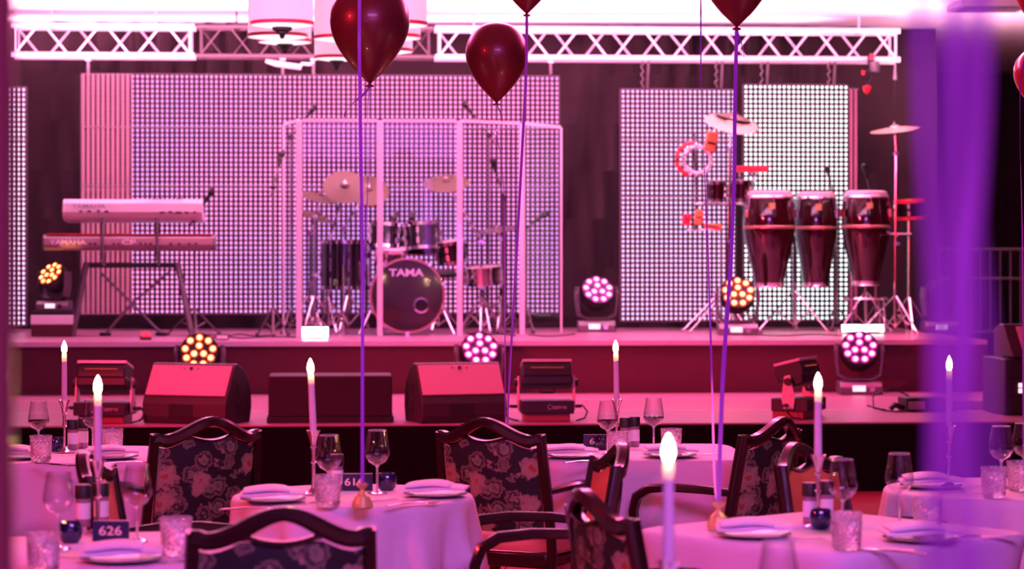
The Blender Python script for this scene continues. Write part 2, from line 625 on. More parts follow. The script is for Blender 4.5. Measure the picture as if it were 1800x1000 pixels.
def pleats(x0, x1, y, z0, z1, amp, wl, yaw=0.0, lean=0.0, seed=1, nz=8):
    rnd = random.Random(seed)
    n = int((x1 - x0) / 0.03)
    ph = [rnd.uniform(0, 6.28) for _ in range(4)]
    g = []
    for j in range(nz + 1):
        z = z0 + (z1 - z0) * j / nz
        row = []
        for i in range(n + 1):
            x = x0 + (x1 - x0) * i / n
            xx = x + lean * (z - z0) * math.sin(x * 1.3 + ph[3])
            a = math.sin(2 * PI * xx / wl + ph[0] + 0.6 * math.sin(xx * 1.7 + ph[1])) + 0.4 * math.sin(2 * PI * xx / (wl * .43) + ph[2])
            row.append(Vector((x, y + x * math.tan(yaw) + amp * a * (0.75 + 0.25 * math.cos(3 * z)), z)))
        g.append(row)
    return g
o = MB().grid(pleats(-6.6, 4.05, 22.80, 0.06, 3.70, 0.11, 0.50, SY, 0.30, 3)).build('stage_curtain', M_['drape'], solid=0.004)
tag(o, 'long black pleated stage backdrop curtain hanging behind the LED screens', 'curtain')
o = MB().grid(pleats(3.6, 8.4, 28.6, 0.03, 3.68, 0.05, 0.38, 0, 0.05, 9)).build('stage_curtain', M_['drape'], solid=0.004)
tag(o, 'distant black pleated curtain at the back right behind the barrier fence', 'curtain')

# front stage platform (turned 4 degrees)
def sbox(px0, px1, D0, D1, z0, z1):
    """box between two stage lines, following the turn of the stage"""
    a, b = stz(px0, D0, z0), stz(px1, D0, z0)
    u = (b - a).normalized()
    v = Vector((-u.y, u.x, 0))
    dep = (D1 - D0) * math.cos(SY)
    vs = []
    for p in (a, b, b + v * dep, a + v * dep):
        vs.append(Vector((p.x, p.y, z0)))
    for p in (a, b, b + v * dep, a + v * dep):
        vs.append(Vector((p.x, p.y, z1)))
    return MB().add(vs, [(0, 3, 2, 1), (4, 5, 6, 7), (0, 1, 5, 4), (1, 2, 6, 5), (2, 3, 7, 6), (3, 0, 4, 7)])
stg = thing('stage_platform', 'low front stage with a pink-lit deck and black skirt behind the tables', 'stage', stz(900, 15.56, 0), SY)
sbox(-700, 2500, 15.56, 19.02, 0.440, 0.45).build('deck', M_['deck'], stg, world=True, smooth=False)
sbox(-700, 2500, 15.563, 18.9, 0.0, 0.4395).build('skirt', M_['skirt'], stg, world=True, smooth=False)
for dd in (16.85, 18.2):
    sbox(-700, 2500, dd, dd + .03, 0.4495, 0.4515).build('seam_strip', M_['edge'], stg, world=True, smooth=False)
rs = thing('stage_platform', 'raised rear stage with dark red fascia carrying the drums and keyboards', 'stage', stz(900, 19.05, 0), SY)
sbox(-700, 1735, 19.05, 22.5, 0.82, 0.86).build('deck', M_['deck'], rs, world=True, smooth=False)
sbox(-700, 1735, 19.07, 22.3, 0.0, 0.815).build('fascia', M_['fascia'], rs, world=True, smooth=False)
sbox(-700, 1735, 19.035, 19.048, 0.825, 0.862).build('edge_strip', M_['edge'], rs, world=True, smooth=False)['label'] = 'pale metal edge strip'

# ================================================================== LED SCREENS
PIT = 0.0437
def led_screen(label, px0, px1, py0, py1, D0, material, seams, frame_extra=None):
    D = sd((px0 + px1) / 2, D0)
    a, b = st(px0, py0, D0), st(px1, py0, D0)
    zt = EYE + (HZ - py0) / F * D
    zb = EYE + (HZ - py1) / F * D
    L = (b - a).length
    ncol = max(1, round(L / PIT))
    base = Vector((a.x, a.y, zb))
    r = thing('led_screen', label, 'led screen', base, SY, 'LED mesh screens hanging from the truss')
    nrow = round((zt - zb) / PIT)
    H = nrow * PIT
    m = MB()
    for i in range(ncol):
        m.box(((i + .5) * PIT, 0, H / 2), (PIT * 0.60, 0.012, H))
    m.build('light_slats', material, r, smooth=False)
    k = MB()
    for j in range(1, nrow):
        k.box((ncol * PIT / 2, 0.010, j * PIT), (ncol * PIT, 0.004, 0.007))
    k.build('cross_wires', mat('screen_wire', (0.12, 0.03, 0.05), 0.5), r, smooth=False)
    W = ncol * PIT
    for q in (.535, .78):
        k = MB()
        k.box((W / 2, -0.010, H * q), (W, 0.004, 0.007))
        k.build('seam_wire', M_['midgrey'], r, smooth=False)
    fr = MB()
    for x in [0, W] + ([W * q for q in seams]):
        fr.box((x, 0.03, H / 2), (0.012, 0.03, H))
    for z in [0.0, H * .26, H * .52, H * .78, H]:
        fr.box((W / 2, 0.03, z), (W, 0.03, 0.016))
    fr.build('frame', M_['grey'], r, smooth=False)
    return r, W, H
pinkA = (1.0, 0.36, 0.88)
pinkB = (0.52, 0.36, 1.0)
whA = (0.62, 0.62, 1.0)
whB = (0.72, 0.95, 1.0)
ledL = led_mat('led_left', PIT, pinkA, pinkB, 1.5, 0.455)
ledM = led_mat('led_mid', PIT, (0.85, 0.52, 1.0), (0.55, 0.60, 1.0), 1.8, redk=.5)
ledR = led_mat('led_right', PIT, (0.75, 0.95, 1.0), (0.70, 1.0, 0.95), 2.6, redk=.3)
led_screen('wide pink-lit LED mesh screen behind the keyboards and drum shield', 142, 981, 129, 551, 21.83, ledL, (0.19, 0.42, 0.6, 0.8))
led_screen('lilac LED mesh screen between the curtain gap and the timbales', 1091, 1296, 153, 564, 21.80, ledM, (0.5,))
led_screen('bright white LED mesh screen behind the three congas', 1307, 1490, 153, 563, 21.80, ledR, (0.5,))
led_screen('narrow LED mesh screen strip at the far left edge of the stage', -60, 42, 150, 572, 21.6, ledL if False else led_mat('led_far', PIT, (0.72, 0.55, 1.0), (0.80, 0.75, 1.0), 1.8), (0.5,))
# unlit slats beside the white screen
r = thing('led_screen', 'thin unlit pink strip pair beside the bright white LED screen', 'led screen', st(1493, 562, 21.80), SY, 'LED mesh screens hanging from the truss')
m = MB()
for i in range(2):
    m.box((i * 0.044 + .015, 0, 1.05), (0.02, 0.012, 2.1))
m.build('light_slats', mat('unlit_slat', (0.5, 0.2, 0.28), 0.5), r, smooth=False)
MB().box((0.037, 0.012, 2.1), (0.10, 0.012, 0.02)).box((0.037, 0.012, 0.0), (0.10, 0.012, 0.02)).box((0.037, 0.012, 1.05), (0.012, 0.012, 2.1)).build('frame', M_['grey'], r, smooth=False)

# ================================================================== TRUSS
ZT, ZB = 3.563, 3.305
def truss(label, px0, px1, D0, material, ct, vert=True, bays=None):
    a, b = stz(px0, D0, 0), stz(px1, D0, 0)
    L = (b - a).length
    r = thing('lighting_truss', label, 'truss', (a.x, a.y, ZB - 0.03), SY, 'box truss pieces above the stage')
    h = ZT - ZB
    dp = 0.24
    for (y, z, nm) in ((0, 0, 'lower_chord'), (0, h, 'upper_chord'), (dp, 0, 'lower_chord'), (dp, h, 'upper_chord')):
        MB().tube([(0, y, z + .03), (L, y, z + .03)], ct, 10).build(nm, material, r)
    n = max(2, round(L / 0.50)) * 2 if bays is None else bays
    for y, ph in ((0, 0), (dp, 1)):
        m = MB()
        for i in range(n):
            x0, x1 = L * i / n, L * (i + 1) / n
            up = (i + ph) % 2 == 0
            m.tube([(x0 + .03, y, .03 + (0 if up else h)), (x1 - .03, y, .03 + (h if up else 0))], ct * .42, 6)
        m.build('face_lacing', material, r)
    m = MB()
    for i in range(n):
        x0, x1 = L * i / n, L * (i + 1) / n
        for z in (0, h):
            m.tube([(x0 + .02, 0 if i % 2 else dp, z + .03), (x1 - .02, dp if i % 2 else 0, z + .03)], ct * .38, 6)
    for x in (.04, L - .04):
        for y in (0, dp):
            m.tube([(x, y, .03), (x, y, h + .03)], ct * .45, 6)
    m.build('cross_lacing', material, r)
    for x in (.35, L - .35):
        MB().tube([(x, dp / 2, h + .03), (x, dp / 2, 3.712 - (ZB - .03))], .010, 8).box((x, dp / 2, h + .03), (.05, dp + .02, .03)).build('ceiling_hanger', material, r)
    return r
truss('bright white-lit truss piece above the keyboards at the left', 18, 342, 21.6, M_['steel'], 0.026)
truss('dull dark-metal truss piece behind the drum-shaped pendant lamps', 345, 762, 21.6, M_['alu'], 0.019)
truss('long bright truss piece from the middle balloon to the right end', 765, 1582, 21.6, M_['steel'], 0.026)
# hangers between truss and screens
hang = [(155, 106, 129), (497, 106, 131), (551, 106, 131), (968, 110, 130)]
for i, (px, y0, y1) in enumerate(hang):
    p, q = st(px, y0 - 2, 21.62), st(px, y1, 21.84)
    o = MB().tube([p, q], 0.012, 8).box(p, (.05, .05, .03)).build('screen_hanger', M_['steel'])
    tag(o, ['white hanger bar at the upper left corner of the wide LED screen', 'white hanger bar left of the pair above the drum shield', 'white hanger bar right of the pair above the drum shield', 'white hanger bar at the upper right corner of the wide LED screen'][i], 'hanger', 'hanger bars holding the wide LED screen')
for i, px in enumerate((1135, 1265, 1345, 1463)):
    m = MB()
    m.tube([st(px + 5, 107, 21.62), st(px + 3, 154, 21.80)], 0.012, 8)
    q = [st(px - 6 + 2.5 * math.sin(k * 2.1), 107 + k * 4.7, 21.62 + .018 * k) for k in range(11)]
    m.tube(q, 0.008, 6)
    o = m.build('screen_hanger', M_['midgrey'])
    tag(o, ['strap and chain at the left end of the lilac LED screen', 'strap and chain at the right end of the lilac LED screen', 'strap and chain at the left end of the bright white LED screen', 'strap and chain at the right end of the bright white LED screen'][i], 'hanger', 'straps holding the right LED screens')
# red clamp with hanging cable near the right end of the truss
r = thing('hanging_hoist', 'small red-tagged hoist and cable hanging near the right end of the truss', 'hoist', st(1527, 165, 21.5))
MB().tube([st(1531, 96, 21.57), st(1530, 118, 21.5)], 0.03, 8).build('clamp', M_['black'], r, world=True)
MB().lathe([(0.001, -.05), (.045, -.045), (.05, 0), (.045, .045), (.001, .05)], st(1537, 118, 21.5), 12).build('hook_block', M_['grey'], r, world=True)
MB().tube([st(1530, 120, 21.5), st(1518, 130, 21.5), st(1526, 142, 21.5), st(1524, 156, 21.5)], 0.012, 6).tube([st(1534, 120, 21.5), st(1530, 140, 21.5), st(1525, 156, 21.5)], 0.01, 6).build('cable', M_['black'], r, world=True)
MB().lathe([(0.001, -.045), (.03, -.02), (.04, .03), (.001, .045)], st(1524, 158, 21.5), 10).box(st(1532, 100, 21.45), (.03, .02, .05)).box(st(1517, 128, 21.45), (.025, .02, .04)).build('red_tag', M_['redp'], r, world=True)
r = thing('hanging_cable', 'thin pale cable end hanging from the right end of the truss', 'cable', st(1573, 175, 21.6))
MB().tube([st(1574, 105, 21.6), st(1573, 125, 21.6), st(1573, 140, 21.6)], [.006, .012, .02], 8).build('plug', M_['midgrey'], r, world=True)
MB().tube([st(1573, 140, 21.6), st(1571, 170, 21.6), st(1574, 205, 21.6)], .006, 6).build('cord', M_['black'], r, world=True)
# draped white cloth strip lying on the truss under the pendant lamps
pts = [(467, 107), (485, 112), (505, 115), (528, 118), (531, 112), (545, 113), (552, 108)]
o = MB().sweep([st(x, y, 21.575) for x, y in pts], [.02, .04, .06, .05, .03, .03, .01], [.03, .05, .05, .05, .03, .03, .02]).build('cloth_strip', M_['white'])
tag(o, 'crumpled white strip hanging under the truss below the pendant lamps', 'cloth strip')

# ================================================================== PENDANT LAMPS
def pendant(label, px, pw, pyb, D, finial):
    c = at(px, pyb, D)
    rad = pw / F * D / 2
    top = 3.70
    r = thing('pendant_lamp', label, 'pendant lamp', (c.x, c.y, c.z), 0, 'tiered drum pendant lamps')
    h = min(top - c.z - 0.03, rad * 1.9)
    MB().lathe([(rad, .0), (rad, h), (rad - .004, h), (rad - .004, 0), (rad, 0)], n=40).build('shade', M_['shade'], r)
    MB().lathe([(rad + .004, .003), (rad + .004, .026), (rad - .003, .026), (rad - .003, .003)], n=40).build('trim_band', M_['trim'], r)
    MB().lathe([(.001, -.012), (rad * .6, -.010), (rad - .006, .004), (rad - .006, .010), (.001, .0)], n=40).build('diffuser', M_['diff'], r)
    MB().tube([(0, 0, h * .6), (0, 0, max(top - c.z, h) - .0)], .008, 8).build('rod', M_['grey'], r)
    if finial:
        MB().lathe([(.001, -.005), (rad * .32, -.012), (rad * .32, -.03), (rad * .2, -.04), (rad * .2, -.055), (rad * .1, -.06), (rad * .06, -.085), (.001, -.09)], n=20).build('finial', M_['black'], r)
pendant('largest and nearest drum pendant lamp at the left, above the keyboard end', 496, 110, 45, 16.2, True)
pendant('drum pendant lamp half hidden behind the nearest left pendant, lower left', 488, 104, 66, 17.6, False)
pendant('lower small drum pendant lamp directly under the nearest left pendant', 501, 92, 75, 18.8, True)
pendant('drum pendant lamp whose left edge shows left of the big maroon balloon', 606, 108, 70, 17.0, False)
pendant('lowest small drum pendant lamp with black finial left of the big maroon balloon', 592, 78, 104, 18.9, True)
pendant('drum pendant lamp whose right edge shows highest right of the big balloon', 696, 110, 46, 16.0, False)
pendant('middle drum pendant lamp peeking out right of the big balloon', 690, 98, 68, 17.3, False)
pendant('lowest drum pendant lamp peeking out right of the big balloon', 683, 84, 92, 18.6, False)

# ceiling panel, upper right
a = onz(1740, 10, 3.68)
r = thing('ceiling_vent', 'flat purple-shaded panel on the ceiling at the upper right', 'ceiling panel', (a.x, a.y, 3.68))
MB().box((0, .0, 0), (.62, .6, .055)).build('housing', M_['midgrey'], r, bevel=.006)
for k in range(5):
    MB().box((0, -.22 + k * .11, -.032), (.54, .012, .01)).build('slat', M_['grey'], r)

# ================================================================== MOVING HEADS
def moving_head(label, px, D0, zbase, lens, tilt, pan=0.0, scale=1.0):
    p = stz(px, D0, zbase)
    r = thing('moving_head_light', label, 'stage light', p, 0, 'moving head stage lights')
    s = scale
    MB().prism([(-.15 * s, 0), (.15 * s, 0), (.15 * s, .06 * s), (.11 * s, .10 * s), (-.11 * s, .10 * s), (-.15 * s, .06 * s)], -.165 * s, .165 * s).build('base', M_['grey'], r, bevel=.008)
    MB().box((-.02 * s, -.148 * s, .05 * s), (.10 * s, .012, .045 * s)).build('display', M_['screen'], r)
    MB().lathe([(.001, 0), (.022 * s, .0), (.022 * s, .01), (.001, .01)], (.08 * s, -.148 * s, .045 * s), 12, Matrix.Rotation(R(90), 3, 'X')).build('knob', M_['chrome'], r)
    # yoke: U shape turned with pan
    Rz = Matrix.Rotation(pan, 3, 'Z')
    yk = MB()
    path = [(-.172, .40), (-.175, .26), (-.16, .15), (-.10, .115), (.10, .115), (.16, .15), (.175, .26), (.172, .40)]
    pts = [Rz @ Vector((x * s, 0, z * s)) for x, z in path]
    yk.sweep(pts, .10 * s, .028 * s, side=Rz @ Vector((0, 1, 0)))
    for sx in (-1, 1):
        yk.lathe([(.001, 0), (.045 * s, 0), (.045 * s, .02 * s), (.001, .02 * s)], Rz @ Vector((sx * .172 * s, 0, .33 * s)), 14, Rz @ Matrix.Rotation(R(90) * sx, 3, 'Y'))
    yk.build('yoke', M_['grey'], r)
    hr = .148 * s
    Ax = Rz @ Matrix.Rotation(R(90) - tilt, 3, 'X')      # +Z of the head points to the lens: toward -Y and up by tilt
    c = Vector((0, 0, .33 * s))
    MB().lathe([(.001, -.16 * s), (hr * .5, -.155 * s), (hr * .82, -.11 * s), (hr, -.03 * s), (hr, .07 * s), (hr * .96, .085 * s), (hr * .93, .075 * s), (.001, .072 * s)], c, 32, Ax).build('head', M_['black'], r)
    if lens is not None:
        pos = [(0.042 * math.cos(q), 0.042 * math.sin(q)) for q in (R(90), R(210), R(330))] + [(.107 * math.cos(R(40 * k + 10)), .107 * math.sin(R(40 * k + 10))) for k in range(9)]
        for (x, y) in pos:
            cc = c + Ax @ Vector((x * s, y * s, .078 * s))
            ln = MB().lathe([(.001, .014 * s), (.013 * s, .012 * s), (.020 * s, 0.005), (.020 * s, -.002), (.001, -.002)], cc, 14, Ax).build('led_lens', lens, r)
            MB().lathe([(.019 * s, .007 * s), (.029 * s, .004), (.029 * s, -.004), (.019 * s, -.004)], cc, 16, Ax).build('led_rim', M_['rimor'] if lens is M_['ledor'] else M_['rimpk'], ln)
    else:
        MB().lathe([(.001, .012), (.11 * s, .004), (.112 * s, -.004), (.001, -.004)], c + Ax @ Vector((0, 0, .078 * s)), 24, Ax).build('lens', M_['votive'], r)
    return r
moving_head('moving head light glowing orange on a case at the left end of the riser', 96, 20.5, 1.075, M_['ledor'], R(38), R(-32), .82)
moving_head('orange glowing moving head light behind the left wedge monitor', 352, 18.7, 0.45, M_['ledor'], R(18), 0)
moving_head('pink glowing moving head light behind the right wedge monitor', 842, 18.7, 0.45, M_['ledpk'], R(30), R(8))
moving_head('pink glowing moving head light on the riser in front of the curtain gap', 1048, 21.4, 0.86, M_['ledpk'], R(34), R(12))
moving_head('orange glowing moving head light on the riser in front of the congas', 1296, 20.4, 0.86, M_['ledor'], R(26), 0)
moving_head('pink glowing moving head light on the front stage at the right', 1510, 18.75, 0.45, M_['ledpk'], R(28), R(-4))
moving_head('unlit moving head light behind the purple ribbons at the right', 1655, 21.0, 0.86, None, R(-8), R(20))

# case under the left moving head
p = stz(95, 20.5, .86)
r = thing('equipment_case', 'small equipment case with pale stripe under the leftmost moving head light', 'case', p, SY)
MB().box((0, 0, .05), (.34, .30, .10)).build('lower_body', M_['fascia'], r, bevel=.006)
MB().box((0, 0, .14), (.35, .31, .078)).build('pale_band', M_['white'], r, bevel=.006)
MB().box((0, 0, .197), (.34, .30, .034)).build('lid', M_['black'], r, bevel=.004)

# glowing floor panels
def floor_panel(label, px0, px1, D0, z0, h, m_, tilt=R(-15)):
    a, b = stz(px0, D0, z0), stz(px1, D0, z0)
    L = (b - a).length
    r = thing('floor_light', label, 'floor light', (a + b) / 2, SY, 'white floor lights on the riser')
    rot = Matrix.Rotation(tilt, 3, 'X')
    MB().box((0, 0.03, h / 2 + .008), (L + .012, .05, h + .012), rot).build('housing', M_['black'], r, bevel=.004)
    MB().box((0, -.001, h / 2 + .008), (L, .014, h), rot).build('light_face', m_, r)
    MB().box((0, .02, .006), (L * .6, .08, .012)).build('foot', M_['grey'], r)
floor_panel('white glowing floor light at the left foot of the drum shield', 531, 577, 19.75, .86, .085, M_['ledwh'])
floor_panel('white glowing floor light left half of the pair under the right conga', 1480, 1514, 20.6, .87, .06, M_['ledwh'])
floor_panel('white glowing floor light right half of the pair under the right conga', 1517, 1553, 20.6, .87, .06, M_['ledwh'])
floor_panel('tiny pale floor box in front of the riser cables near the keyboards', 381, 400, 19.4, .86, .03, M_['white'])

# ================================================================== KEYBOARDS
KD = 20.5
def keyboard(name, label, px0, px1, pyt, pyb, D0, material, top, brand, size, tilt, endm):
    D = sd((px0 + px1) / 2, D0)
    a, b = st(px0, pyb, D0), st(px1, pyb, D0)
    L = (b - a).length
    zb = EYE + (HZ - pyb) / F * D
    h = (pyb - pyt) / F * D
    r = thing(name, label, 'keyboard', ((a.x + b.x) / 2, (a.y + b.y) / 2, zb), SY)
    # rear side faces the hall, keys face the back
    rot = Matrix.Rotation(tilt, 3, 'X')
    poly = [(0, 0.02), (-.02, h * .35), (.0, h * .78), (.05, h), (.20, h * .86), (.20, h * .5), (.34, h * .42), (.34, 0.0), (.03, 0)]
    MB().prism(poly, -L / 2, L / 2, rot).build('body', material, r, smooth=False, bevel=.004)
    for sx in (-1, 1):
        MB().prism([(y, z) for y, z in poly], sx * (L / 2 + .001), sx * (L / 2 + .018), rot).build('end_cheek', endm, r, smooth=False, bevel=.004)
    k = MB()
    n = 52 if L > 1.35 else 43
    for i in range(n):
        k.box(rot @ Vector((-L / 2 + .03 + (i + .5) * (L - .06) / n, .27, h * .45 + .012)), ((L - .06) / n * .9, .13, .02), rot)
    o = k.build('white_keys', M_['white'], r)
    k = MB()
    for i in range(n):
        if i % 7 in (0, 1, 3, 4, 5):
            k.box(rot @ Vector((-L / 2 + .03 + (i + 1) * (L - .06) / n, .25, h * .45 + .026)), ((L - .06) / n * .5, .085, .016), rot)
    k.build('black_keys', M_['black'], r)
    return r, L, h, rot
kb, L1, h1, rot1 = keyboard('keyboard', 'white upper keyboard of the two-tier stand, its rear facing the hall', 114, 352, 349, 386, KD, mat('keyboard_case', (.50, .40, .44), .4), None, '', .05, R(-4), mat('keyboard_cheek', (.62, .5, .54), .4))
text('brand_lettering', 'YAMAHA', .050, M_['midgrey'], kb, Vector((-L1 / 2 + .20, -.020, h1 * .62)), FRONT, .001, .001, 1.35)
m = MB()
for (fx, fz, fw) in ((.12, .45, .02), (.18, .45, .03), (.25, .47, .02), (.31, .45, .03), (.72, .40, .04), (.78, .42, .03), (.84, .40, .05), (.90, .40, .03), (.96, .42, .02)):
    MB().box((-L1 / 2 + fx * L1, -.022 - .002 * 0, h1 * fz - .012), (fw, .012, .016)).build('socket', M_['black'], kb)
m = MB()
for k in range(9):
    MB().box((-L1 / 2 + (.62 + .03 * k) * L1, .03, h1 * .98), (.012, .02, .014)).build('knob', M_['grey'], kb)
kb2, L2, h2, rot2 = keyboard('keyboard', 'dark grey-pink lower stage piano of the two-tier stand', 79, 374, 412, 440, KD - .12, mat('piano_case', (.26, .16, .18), .35, .2), None, '', .05, R(0), M_['grey'])
text('brand_lettering', 'YAMAHA', .055, M_['white'], kb2, Vector((-L2 / 2 + .19, -.026, h2 * .50)), FRONT, .001, .0015, 1.3)
text('model_lettering', 'CP', .06, M_['white'], kb2, Vector((.0, -.026, h2 * .50)), FRONT, .001, .001, 1.6)
m = MB()
for fx in (.27, .30, .41, .44, .57, .60, .63, .75, .80, .86, .90):
    MB().box((-L2 / 2 + fx * L2, -.024, h2 * .42), (.022, .008, .014)).build('socket', M_['black'], kb2)
# red strip painting in the red light along the lower piano's top edge
MB().box((0, .035, h2 + .003), (L2 * .99, .03, .008)).build('top_light_line', M_['redp'], kb2)
# stand
r = thing('keyboard_stand', 'dark two-tier keyboard stand with splayed legs and cross brace', 'stand', stz(232, KD, .86), 0)
zk = .86
def zof(py, D0, px=230):
    return EYE + (HZ - py) / F * sd(px, D0)
for nm, (x0, y0, x1) in (('leg', (152, 462, 128)), ('leg', (312, 462, 337))):
    for dy in (-.14, .30):
        MB().sweep([st(x0, y0, KD + dy * .3), stz(x1, KD + dy, .87)], .05, .035).build('leg', M_['grey'], r, world=True)
MB().sweep([st(x, 466, KD) for x in (150, 200, 260, 314)], .03, .045).build('cross_bar', M_['black'], r, world=True)
MB().sweep([st(176, 478, KD), st(232, 533, KD), stz(283, KD, .88)], .022, .022).build('brace', M_['grey'], r, world=True)
MB().sweep([st(298, 478, KD - .03), st(232, 533, KD - .03), stz(185, KD - .03, .88)], .022, .022).build('brace', M_['grey'], r, world=True)
MB().lathe([(.001, 0), (.022, 0), (.022, .02), (.001, .02)], st(232, 536, KD - .06), 12, Matrix.Rotation(R(90), 3, 'X')).build('brace_bolt', M_['chrome'], r, world=True)
for x in (180, 276):
    MB().tube([st(x + 3, 466, KD - .16), st(x, 440, KD - .17), st(x, 383, KD - .14)], .013, 8).build('upright', M_['grey'], r, world=True)
    MB().tube([st(x, 386, KD - .15), st(x + 2, 388, KD + .25)], .013, 8).build('tier_arm', M_['grey'], r, world=True)
    MB().tube([st(x, 441.5, KD - .16), st(x, 442.5, KD + .25)], .012, 8).tube([st(x + 3, 466, KD - .14), st(x + 3, 466, KD + .05), st(x, 442, KD + .2)], .012, 8).build('lower_arm', M_['grey'], r, world=True)
for x in (185, 283):
    MB().box(stz(x, KD, .875), (.09, .04, .028)).build('foot', M_['black'], r, world=True)

spot('orange_beam', st(104, 478, 20.2), st(140, 383, 20.42), 4, (1.0, .35, .06), 46, .6, .03)
# ================================================================== DRUM SHIELD
ZS = 2.65
ps = [(500, 20.7), (527, 20.05), (668, 20.05), (808, 20.05), (918, 20.42), (987, 20.98)]
posts = [Vector(((x - 900) / F * d, d + (x - 715) / F * d * TA, 0)) for x, d in ps]
r = thing('drum_shield', 'clear acrylic drum shield with white posts around the drum kit', 'drum shield', (posts[2].x, posts[2].y, .86))
for i, p in enumerate(posts):
    rad = .022 if 1 <= i <= 4 else .008
    MB().box(Vector((p.x, p.y, (ZS + .862) / 2)), (rad * 2, rad * 2, ZS - .862)).build('post', M_['acryledge'], r, world=True, bevel=.004)
for a, b in zip(posts[:-1], posts[1:]):
    u = (b - a).normalized()
    q0, q1 = a + u * .026, b - u * .026
    ang = math.atan2(u.y, u.x)
    rt = Matrix.Rotation(ang, 3, 'Z')
    pn = MB().box(Vector(((q0.x + q1.x) / 2, (q0.y + q1.y) / 2, (ZS + .88) / 2)), ((q1 - q0).length, .006, ZS - .88), rt).build('panel', M_['acryl'], r, world=True, smooth=False)
    MB().box(Vector(((q0.x + q1.x) / 2, (q0.y + q1.y) / 2, ZS + .003)), ((q1 - q0).length, .018, .024), rt).build('top_edge', M_['acryledge'], pn, world=True, smooth=False)

# ================================================================== STANDS, CYMBALS, DRUMS helpers
def ax_tilt(tx, ty=0.0):
    return Matrix.Rotation(ty, 3, 'Y') @ Matrix.Rotation(tx, 3, 'X')
def tripod(r, c, zf, spread, zt, m_, ang0=0.3, name='leg', rr=.009):
    """three double-strut legs from height zt down to the floor at zf"""
    for k in range(3):
        q = ang0 + k * 2 * PI / 3
        d = Vector((math.cos(q), math.sin(q), 0))
        foot = Vector((c[0], c[1], zf + .012)) + d * spread
        mid = Vector((c[0], c[1], zf)) + d * spread * .45
        mid.z = zf + (zt - zf) * .5
        MB().sweep([Vector((c[0], c[1], zt)) + d * .015, foot], .016, .012).tube([Vector((c[0], c[1], zf + .06)), mid], .006, 6).lathe([(.001, -.012), (.016, -.012), (.018, .012), (.001, .02)], foot, 8).build(name, m_, r, world=True)
def wing(m, p, s=.02):
    m.box(p, (s * 2.4, s * .6, s)).box(p, (s * .8, s * 1.2, s * 1.6))
def cymbal_stand(label, base, zf, spread, elbow, tip, cymr, tx, ty, cm, ang0=.3, zt=None, group='cymbals on stands', extra=None):
    r = thing('cymbal_stand', label, 'cymbal', (base.x, base.y, zf), 0, group)
    zt = zt or zf + .32
    e = Vector(elbow)
    t = Vector(tip)
    MB().tube([(base.x, base.y, zf + .05), (base.x, base.y, zf + (e.z - zf) * .5)], .014, 8).tube([(base.x, base.y, zf + (e.z - zf) * .5), e], .010, 8).build('pole', M_['chrome'], r, world=True)
    for wp in (Vector((base.x + .01, base.y - .01, zf + (e.z - zf) * .5)), e):
        m = MB()
        wing(m, wp, .022)
        m.build('wing_nut', M_['chrome'], r, world=True)
    if (t - e).length > .06:
        MB().tube([e, t], .009, 8).build('boom', M_['chrome'], r, world=True)
    tripod(r, base, zf, spread, zt, M_['chrome'], ang0)
    A = ax_tilt(tx, ty)
    MB().lathe([(.001, .035), (cymr * .06, .033), (cymr * .17, .026), (cymr * .22, .012), (cymr * .6, .002), (cymr, -.012), (cymr, -.014), (cymr * .6, -.001), (cymr * .2, .008), (.001, .03)], t, 40, A).build('cymbal', cm, r, world=True)
    MB().tube([t, t + A @ Vector((0, 0, .07))], .006, 8).lathe([(.001, .03), (.014, .03), (.014, .045), (.001, .05)], t, 10, A).build('felt_nut', M_['chrome'], r, world=True)
    if extra:
        t2, r2, tx2, ty2, cm2 = extra
        A2 = ax_tilt(tx2, ty2)
        MB().lathe([(.001, .035), (r2 * .2, .022), (r2 * .25, .01), (r2, -.012), (r2, -.014), (.001, .03)], t2, 40, A2).build('upper_cymbal', cm2, r, world=True)
    return r
def drum(name, label, c, rad, dep, A, shell, head, nl=8, group=None, hoopm=None, front=True, zfoot=None):
    """drum with its top head at c, axis A*Z; shell hangs below"""
    r = thing(name, label, 'drum', (c.x, c.y, (zfoot if zfoot is not None else c.z - dep)), 0, group)
    MB().lathe([(rad * .97, -dep), (rad * .97, -.01)], c, 40, A).build('shell', shell, r, world=True)
    MB().lathe([(.001, .0), (rad * .95, .0), (rad * .97, -.008)], c, 40, A).build('head', head, r, world=True)
    hm = hoopm or M_['chrome']
    MB().lathe([(rad * .96, .008), (rad * 1.03, .008), (rad * 1.03, -.022), (rad * .98, -.022)], c, 40, A).build('hoop', hm, r, world=True)
    MB().lathe([(rad * .98, -dep + .02), (rad * 1.03, -dep + .02), (rad * 1.03, -dep - .008), (rad * .96, -dep - .008)], c, 40, A).build('hoop', hm, r, world=True)
    for k in range(nl):
        m = MB()
        q = 2 * PI * (k + .3) / nl
        d = Vector((math.cos(q), math.sin(q), 0)) * rad * 1.03
        m.tube([c + A @ (d + Vector((0, 0, .0))), c + A @ (d + Vector((0, 0, -dep)))], .005, 6)
        for zz in (-dep * .3, -dep * .7):
            m.box(c + A @ (d * .99 + Vector((0, 0, zz))), (.022, .022, min(.05, dep * .25)), A @ Matrix.Rotation(q, 3, 'Z'))
        m.build('lug', M_['chrome'], r, world=True)
    return r
ZR = .86
I3 = Matrix.Identity(3)
KT = 20.95
